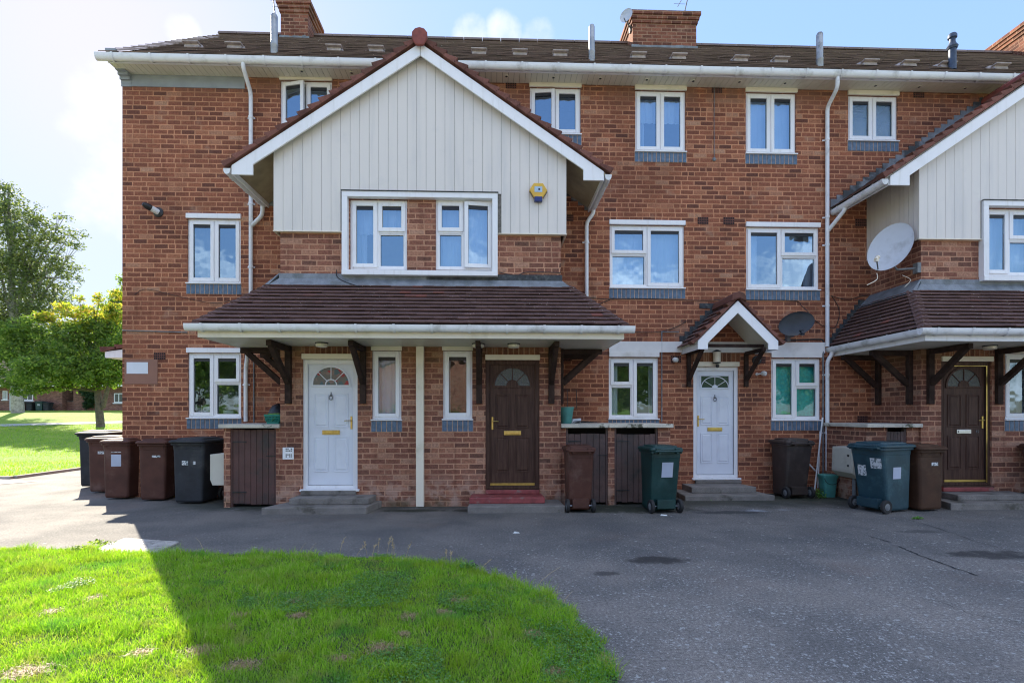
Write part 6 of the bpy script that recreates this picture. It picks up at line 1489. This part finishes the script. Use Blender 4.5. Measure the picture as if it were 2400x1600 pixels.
cable('thin cream cable looping under the dish bracket', [(2115, 645, 8.4), (2134, 655, 8.4), (2125, 668, 8.4), (2120, 672, 8.4)], .004, 'cream')
# the teal rag
x, z = WP(555, 701, 9.2); mb = MB(); mb.hull8([(x-.04, 9.42, z-.03), (x+.05, 9.42, z-.02), (x+.04, 9.47, z-.03), (x-.04, 9.47, z-.03), (x-.06, 9.41, z+.05), (x+.02, 9.43, z+.01), (x+.02, 9.48, z+.01), (x-.05, 9.48, z+.04)]); tag(mb.build('rag', 'bucket', bevel=.008), 'scrap of pale teal rag caught on the left edge of the canopy roof', 'rag')
# things on the lower left window sill, inside
z = WP(500, 976, YM)[1]+.05
for (u, w, h, mt, lb) in ((482, .07, .12, 'white_plastic', 'white box on the inner sill of the lower left window'), (534, .11, .05, 'white_plastic', 'white tray of papers on the inner sill of the lower left window'), (464, .03, .10, 'white_plastic', 'small white bottle on the inner sill of the lower left window')):
    x = X_(u, YM+.14); mb = MB(); loft(mb, [rrect(w*1.6, .07, .01, 0), rrect(w*1.7, .075, .01, h), rrect(w*.6, .05, .01, h+.01)]); o = mb.build('box' if w > .05 else 'bottle', mt); o.location = (x, YM+.19, z); tag(o, lb, 'box' if w > .05 else 'bottle')

# ------------------------------------------------------------------ trees
def clumps(n, C, size, flat=.7):
    """C: list of (x,y,z,rx,rz,weight) ; returns leaf quads"""
    w = np.array([c[5] for c in C], float); w /= w.sum(); k = rng.choice(len(C), n, p=w); C = np.array([c[:5] for c in C], float)
    # sub clusters within each clump give light and dark groups
    sub = 70; SC = rng.normal(size=(len(C), sub, 3)); SC /= np.linalg.norm(SC, axis=2)[:, :, None]; SC *= (rng.random((len(C), sub, 1))**.45)
    s = rng.integers(0, sub, n); q = rng.normal(size=(n, 3))*.13
    P = SC[k, s]+q
    X = C[k, 0]+P[:, 0]*C[k, 3]; Y = C[k, 1]+P[:, 1]*C[k, 3]; Z = C[k, 2]+P[:, 2]*C[k, 4]
    ctr = np.c_[X, Y, Z]
    d1 = rng.normal(size=(n, 3)); d1[:, 2] *= flat; d1 /= np.linalg.norm(d1, axis=1)[:, None]; d2 = rng.normal(size=(n, 3)); d2 -= d1*np.sum(d1*d2, 1)[:, None]; d2 /= np.linalg.norm(d2, axis=1)[:, None]
    sz = size*rng.uniform(.6, 1.3, n)[:, None]
    V = np.stack([ctr-d1*sz, ctr+d2*sz*.5, ctr+d1*sz, ctr-d2*sz*.5], 1).reshape(-1, 3)
    b = np.arange(n)*4; return V, np.c_[b, b+1, b+2, b+3]
def limbs(mb, base, top, C, r, seed=1, n=None):
    b = random.Random(seed); base = Vector(base); top = Vector(top)
    path = [base, base.lerp(top, .3)+Vector((b.uniform(-.1, .1), 0, 0)), base.lerp(top, .65)+Vector((b.uniform(-.2, .2), 0, 0)), top]
    mb.tube(path, [r*1.25, r*.9, r*.6, r*.2], 10)
    for c in (C if n is None else C[:n]):
        tgt = Vector(c[:3]); t = b.uniform(.3, .85); s = path[0].lerp(path[3], t)
        if s.z > tgt.z+.4: s = base.lerp(top, .3)
        m = s.lerp(tgt, .5)+Vector((b.uniform(-.2, .2), b.uniform(-.2, .2), .25)); mb.tube([s, m, tgt], [r*.38, r*.22, r*.06], 6)
        for _ in range(3):
            e = tgt+Vector((b.uniform(-1, 1)*c[3], b.uniform(-1, 1)*c[3]*.6, b.uniform(-.3, 1)*c[4]))*.8; mb.tube([m.lerp(tgt, .6), e], [r*.09, r*.025], 4)
def pxclump(u, v, ru, rv, Y, w=1, dy=0): x, z = WP(u, v, Y+dy); return (x, Y+dy, z, ru/F*Y*1.15, rv/F*Y, w)
YT = 29.0; gz = ramp(0, YT)
T = thing('maple_tree', 'green maple with yellowing top leaves beside the end wall', 'tree', (X_(237, YT), YT, gz))
C = [pxclump(u, v, ru, rv, YT, ru*rv, dy) for (u, v, ru, rv, dy) in ((60, 850, 52, 40, 0), (110, 870, 60, 38, -1), (40, 890, 40, 25, .5), (165, 845, 60, 50, 0), (215, 860, 55, 42, -.5), (265, 850, 40, 50, .3), (120, 805, 48, 30, .4), (68, 775, 34, 30, 0), (190, 790, 46, 30, 0), (150, 772, 26, 14, 0), (95, 745, 14, 12, 0), (268, 732, 16, 14, 0), (228, 758, 24, 12, 0), (20, 775, 26, 24, 0), (245, 780, 45, 36, .5), (280, 800, 35, 50, 0), (30, 820, 36, 36, 0), (262, 890, 24, 18, 0), (205, 893, 26, 12, 0), (140, 902, 30, 14, 0), (60, 918, 24, 12, 0), (100, 910, 18, 10, 0))]
V, Fc = clumps(34000, C, .085); o = fast_mesh('crown', V, Fc, 'leaf_maple', T)
C2 = [pxclump(u, v, ru, rv, YT, w_, 0) for (u, v, ru, rv, w_) in ((150, 718, 22, 10, 5), (170, 740, 34, 12, 9), (110, 742, 20, 12, 6), (225, 735, 38, 16, 14), (205, 762, 34, 14, 10), (262, 720, 18, 12, 5), (232, 700, 12, 16, 3), (272, 692, 14, 12, 4), (150, 765, 26, 12, 7), (186, 700, 12, 8, 1.5), (270, 745, 22, 16, 8))]
V, Fc = clumps(3600, C2, .085); fast_mesh('autumn_leaves', V, Fc, 'leaf_autumn', T)
mb = MB(); x0 = X_(236, YT); zt = WP(236, 885, YT)[1]
limbs(mb, (x0, YT, gz), (X_(220, YT), YT, WP(220, 720, YT)[1]), C+C2, .16, 3); mb.tube([(x0+.1, YT, WP(236, 955, YT)[1]), (X_(258, YT), YT-.2, WP(258, 915, YT)[1]), (X_(268, YT), YT-.2, WP(268, 870, YT)[1])], [.12, .09, .05], 8); mb.build('trunk', 'bark', T, smooth=True)
YT2 = 42.0; gz2 = ramp(0, YT2)
T = thing('birch_tree', 'tall dark birch at the far left with drooping twigs against the sky', 'tree', (X_(42, YT2), YT2, gz2))
C = [pxclump(u, v, ru, rv, YT2, ru*rv*(.75 if u > 120 else 1), dy) for (u, v, ru, rv, dy) in ((-40, 480, 60, 60, 0), (10, 450, 26, 26, 0), (35, 490, 42, 26, 0), (20, 540, 60, 50, 0), (80, 515, 28, 14, 0), (75, 560, 50, 30, 0), (110, 530, 26, 12, 0), (150, 510, 22, 8, 0), (165, 545, 30, 12, 0), (140, 560, 30, 16, 0), (180, 575, 16, 12, 0), (60, 610, 60, 50, 0), (120, 605, 40, 24, 0), (150, 625, 34, 18, 0), (165, 650, 22, 16, 0), (20, 640, 60, 60, 0), (90, 660, 50, 40, 0), (135, 685, 36, 28, 0), (50, 710, 60, 50, 0), (110, 725, 44, 30, 0), (0, 740, 60, 60, 0), (70, 770, 50, 40, 0), (-60, 600, 70, 90, 0), (-60, 720, 70, 70, 0), (150, 715, 24, 16, 0))]
V, Fc = clumps(38000, C, .10, .5); fast_mesh('crown', V, Fc, 'leaf_birch', T)
mb = MB(); limbs(mb, (X_(42, YT2), YT2, gz2-.1), (X_(20, YT2), YT2, WP(20, 450, YT2)[1]), C, .33, 9); mb.build('trunk', 'birch_bark', T, smooth=True)
# more distant trees between and behind
for (lb, u, Y, cl, n, mt, sz) in (('bushy green tree beyond the bungalow at the end of the terrace', 275, 60, [(285, 700, 22, 26), (300, 660, 18, 22), (268, 740, 26, 30), (300, 760, 60, 50), (240, 800, 50, 50)], 16000, 'leaf_maple', .15),
                                   ('dark round tree behind the bungalow roof at the far left', 60, 66, [(40, 850, 60, 50), (120, 840, 60, 50), (180, 860, 50, 40), (0, 800, 60, 60)], 16000, 'leaf_birch', .16)):
    g0 = 1.72; T = thing('tree', lb, 'tree', (X_(u, Y), Y, g0)); C = [pxclump(a, b, c, d, Y, c*d) for (a, b, c, d) in cl]
    V, Fc = clumps(n, C, sz); fast_mesh('crown', V, Fc, mt, T); mb = MB(); limbs(mb, (X_(u, Y), Y, g0), (X_(u, Y), Y, C[0][2]+.5), C, .3, 5); mb.build('trunk', 'bark', T)

# ------------------------------------------------------------------ bungalow beyond the lawn
YH = 46.0; gb = 1.70
H = thing('bungalow', 'low brick bungalow with white windows beyond the far lawn', 'house', (X_(100, YH), YH, gb))
def hx(u): return X_(u, YH)
def hz(v): return WP(100, v, YH)[1]
zr = hz(905)
mb = MB(); mb.box(hx(-260), hx(146), YH, YH+7, gb-.2, zr); mb.build('wall', 'brick_far', H)
mb = MB(); mb.box(hx(172), hx(420), YH, YH+7, gb-.2, zr); mb.build('wall', 'brick_far', H)
for (a, b) in ((-270, 150), (168, 430)):
    mb = MB(); mb.prism([(YH-.5, zr), (YH-.5, zr+.1), (YH+3.5, zr+2.6), (YH+7.5, zr+.1), (YH+7.5, zr)], 'x', hx(a), hx(b)); mb.build('roof', 'far_roof', H)
    mb = MB(); mb.box(hx(a), hx(b), YH-.62, YH-.501, zr-.03, zr+.12); mb.build('gutter', 'white', H)
for (a, b, v0, v1) in ((7, 18, 916, 936), (53, 78, 912, 938), (268, 290, 921, 943)):
    fr = MB(); x0, x1 = hx(a), hx(b); z0, z1 = hz(v1), hz(v0); w = .07
    for q in ((x0, x0+w), (x1-w, x1), ((x0+x1)/2-w/2, (x0+x1)/2+w/2)): fr.box(*q, YH-.04, YH+.02, z0, z1)
    for q in ((z0, z0+w), (z1-w, z1)): fr.box(x0+w, x1-w, YH-.038, YH+.02, *q)
    Wd = fr.build('window', 'white', H); mb = MB(); mb.add([(x0, YH-.01, z0), (x1, YH-.01, z0), (x1, YH-.01, z1), (x0, YH-.01, z1)], [(0, 1, 2, 3)]); mb.build('pane', 'obscure', Wd)
    mb = MB(); mb.box(x0-.08, x1+.08, YH-.09, YH-.001, z0-.1, z0-.01); mb.build('sill', 'white', Wd)
mb = MB(); mb.box(hx(23.5), hx(33), YH-.05, YH-.001, gb, hz(917)); D = mb.build('door', 'door_white', H, bevel=.01); mb = MB(); mb.box(hx(31.5), hx(32.2), YH-.08, YH-.0505, gb+.9, gb+1.05); mb.build('handle', 'silver', D)
mb = MB(); mb.box(hx(146), hx(170), YH+.5, YH+.7, gb-.2, hz(941)); mb.build('boundary_wall', 'brick_far', H); mb = MB(); mb.box(hx(145), hx(171), YH+.46, YH+.74, hz(941)+.001, hz(941)+.06); mb.build('coping', 'concrete', H)
mb = MB(); mb.box(hx(51), hx(68), YH-.9, YH-.001, gb-.1, hz(943)); mb.build('store', 'plank', H); mb = MB(); mb.box(hx(50), hx(75), YH-1.0, YH-.001, hz(943)+.001, hz(943)+.08); mb.build('store_top', 'concrete', H)
for (u, lb, mt) in ((111, 'green bin against the far bungalow wall', 'bin_green'), (88, 'black bin against the far bungalow wall', 'bin_black'), (127, 'small black bin right of the green one at the bungalow', 'bin_black')):
    o = wheelie(lb, mt, hx(u), YH-.6, 0, .62 if u == 111 else .5, .6, .72 if u != 111 else .8, sticker=[(0, .5, .22, .14, 'f', 'sticker')] if u == 111 else (), group='bins at the bungalow'); o.location.z = gb-.0
C = [pxclump(u, v, ru, rv, YH-.35, 1) for (u, v, ru, rv) in ((205, 925, 12, 14), (196, 915, 10, 10), (214, 938, 10, 14), (203, 948, 9, 10))]
C = [(c[0], YH-.25, c[2], c[3]*.9, c[4], 1) for c in C]; V, Fc = clumps(5000, C, .07); o = fast_mesh('ivy', V, Fc, 'leaf_ivy'); tag(o, 'dark ivy climbing the bungalow wall', 'ivy')
C = [pxclump(u, v, ru, rv, YH+2.5, 1) for (u, v, ru, rv) in ((152, 925, 9, 14), (164, 928, 9, 12))]; V, Fc = clumps(3500, C, .08); o = fast_mesh('bush', V, Fc, 'leaf_maple'); tag(o, 'green bush showing above the low wall of the bungalow', 'bush')

# ------------------------------------------------------------------ across the road, seen in the window reflections
yo = -19.0
H = thing('brick_house', 'red brick house across the road, seen in the window reflections', 'house', (-6, yo, 0))
mb = MB(); mb.box(-14, 3.5, yo-8, yo, 0, 5.0); mb.build('wall', 'brick_opposite', H)
mb = MB(); mb.prism([(yo+.4, 4.95), (yo-4, 8.0), (yo-8.4, 4.95)], 'x', -14.4, 3.9); mb.build('roof', 'terrace_roof', H)
for x in (-12.5, -9.5, -5, -.8):
    for z in (.9, 3.2):
        fr = MB()
        for q in ((x, x+.08), (x+.86, x+.94), (x+1.72, x+1.8)): fr.box(*q, yo+.001, yo+.06, z, z+1.2)
        for q in ((z, z+.08), (z+.7, z+.76), (z+1.12, z+1.2)): fr.box(x+.08, x+1.72, yo+.002, yo+.055, *q)
        Wd = fr.build('window', 'white', H); mb = MB(); mb.box(x+.08, x+1.72, yo+.0005, yo+.003, z+.08, z+1.12); mb.build('pane', 'obscure', Wd)
for (lb, x, y, h, n) in (('broad green tree across the road to the right, seen in reflections', 9, -15, 6.0, 14000), ('green tree across the road far to the right, seen in reflections', 21, -17, 7.0, 14000), ('dark green tree across the road to the left, seen in reflections', -19, -17, 7.0, 14000), ('middle green tree across the road, seen in reflections', 14, -17, 6.0, 12000)):
    T = thing('tree', lb, 'tree', (x, y, 0)); C = [(x+random.uniform(-2, 2), y+random.uniform(-1, 1), h*random.uniform(.45, .85), 1.7, 1.3, 1) for _ in range(7)]
    V, Fc = clumps(n, C, .14); fast_mesh('crown', V, Fc, 'leaf_maple', T); mb = MB(); limbs(mb, (x, y, 0), (x, y, h*.8), C, .2, 5); mb.build('trunk', 'bark', T)
C = [(x, yo+3.0, .8, 1.3, .9, 1) for x in np.arange(-24, 3, 1.2)]; V, Fc = clumps(22000, C, .09); o = fast_mesh('hedge', V, Fc, 'leaf_maple'); tag(o, 'long green hedge across the road, seen in reflections', 'hedge')
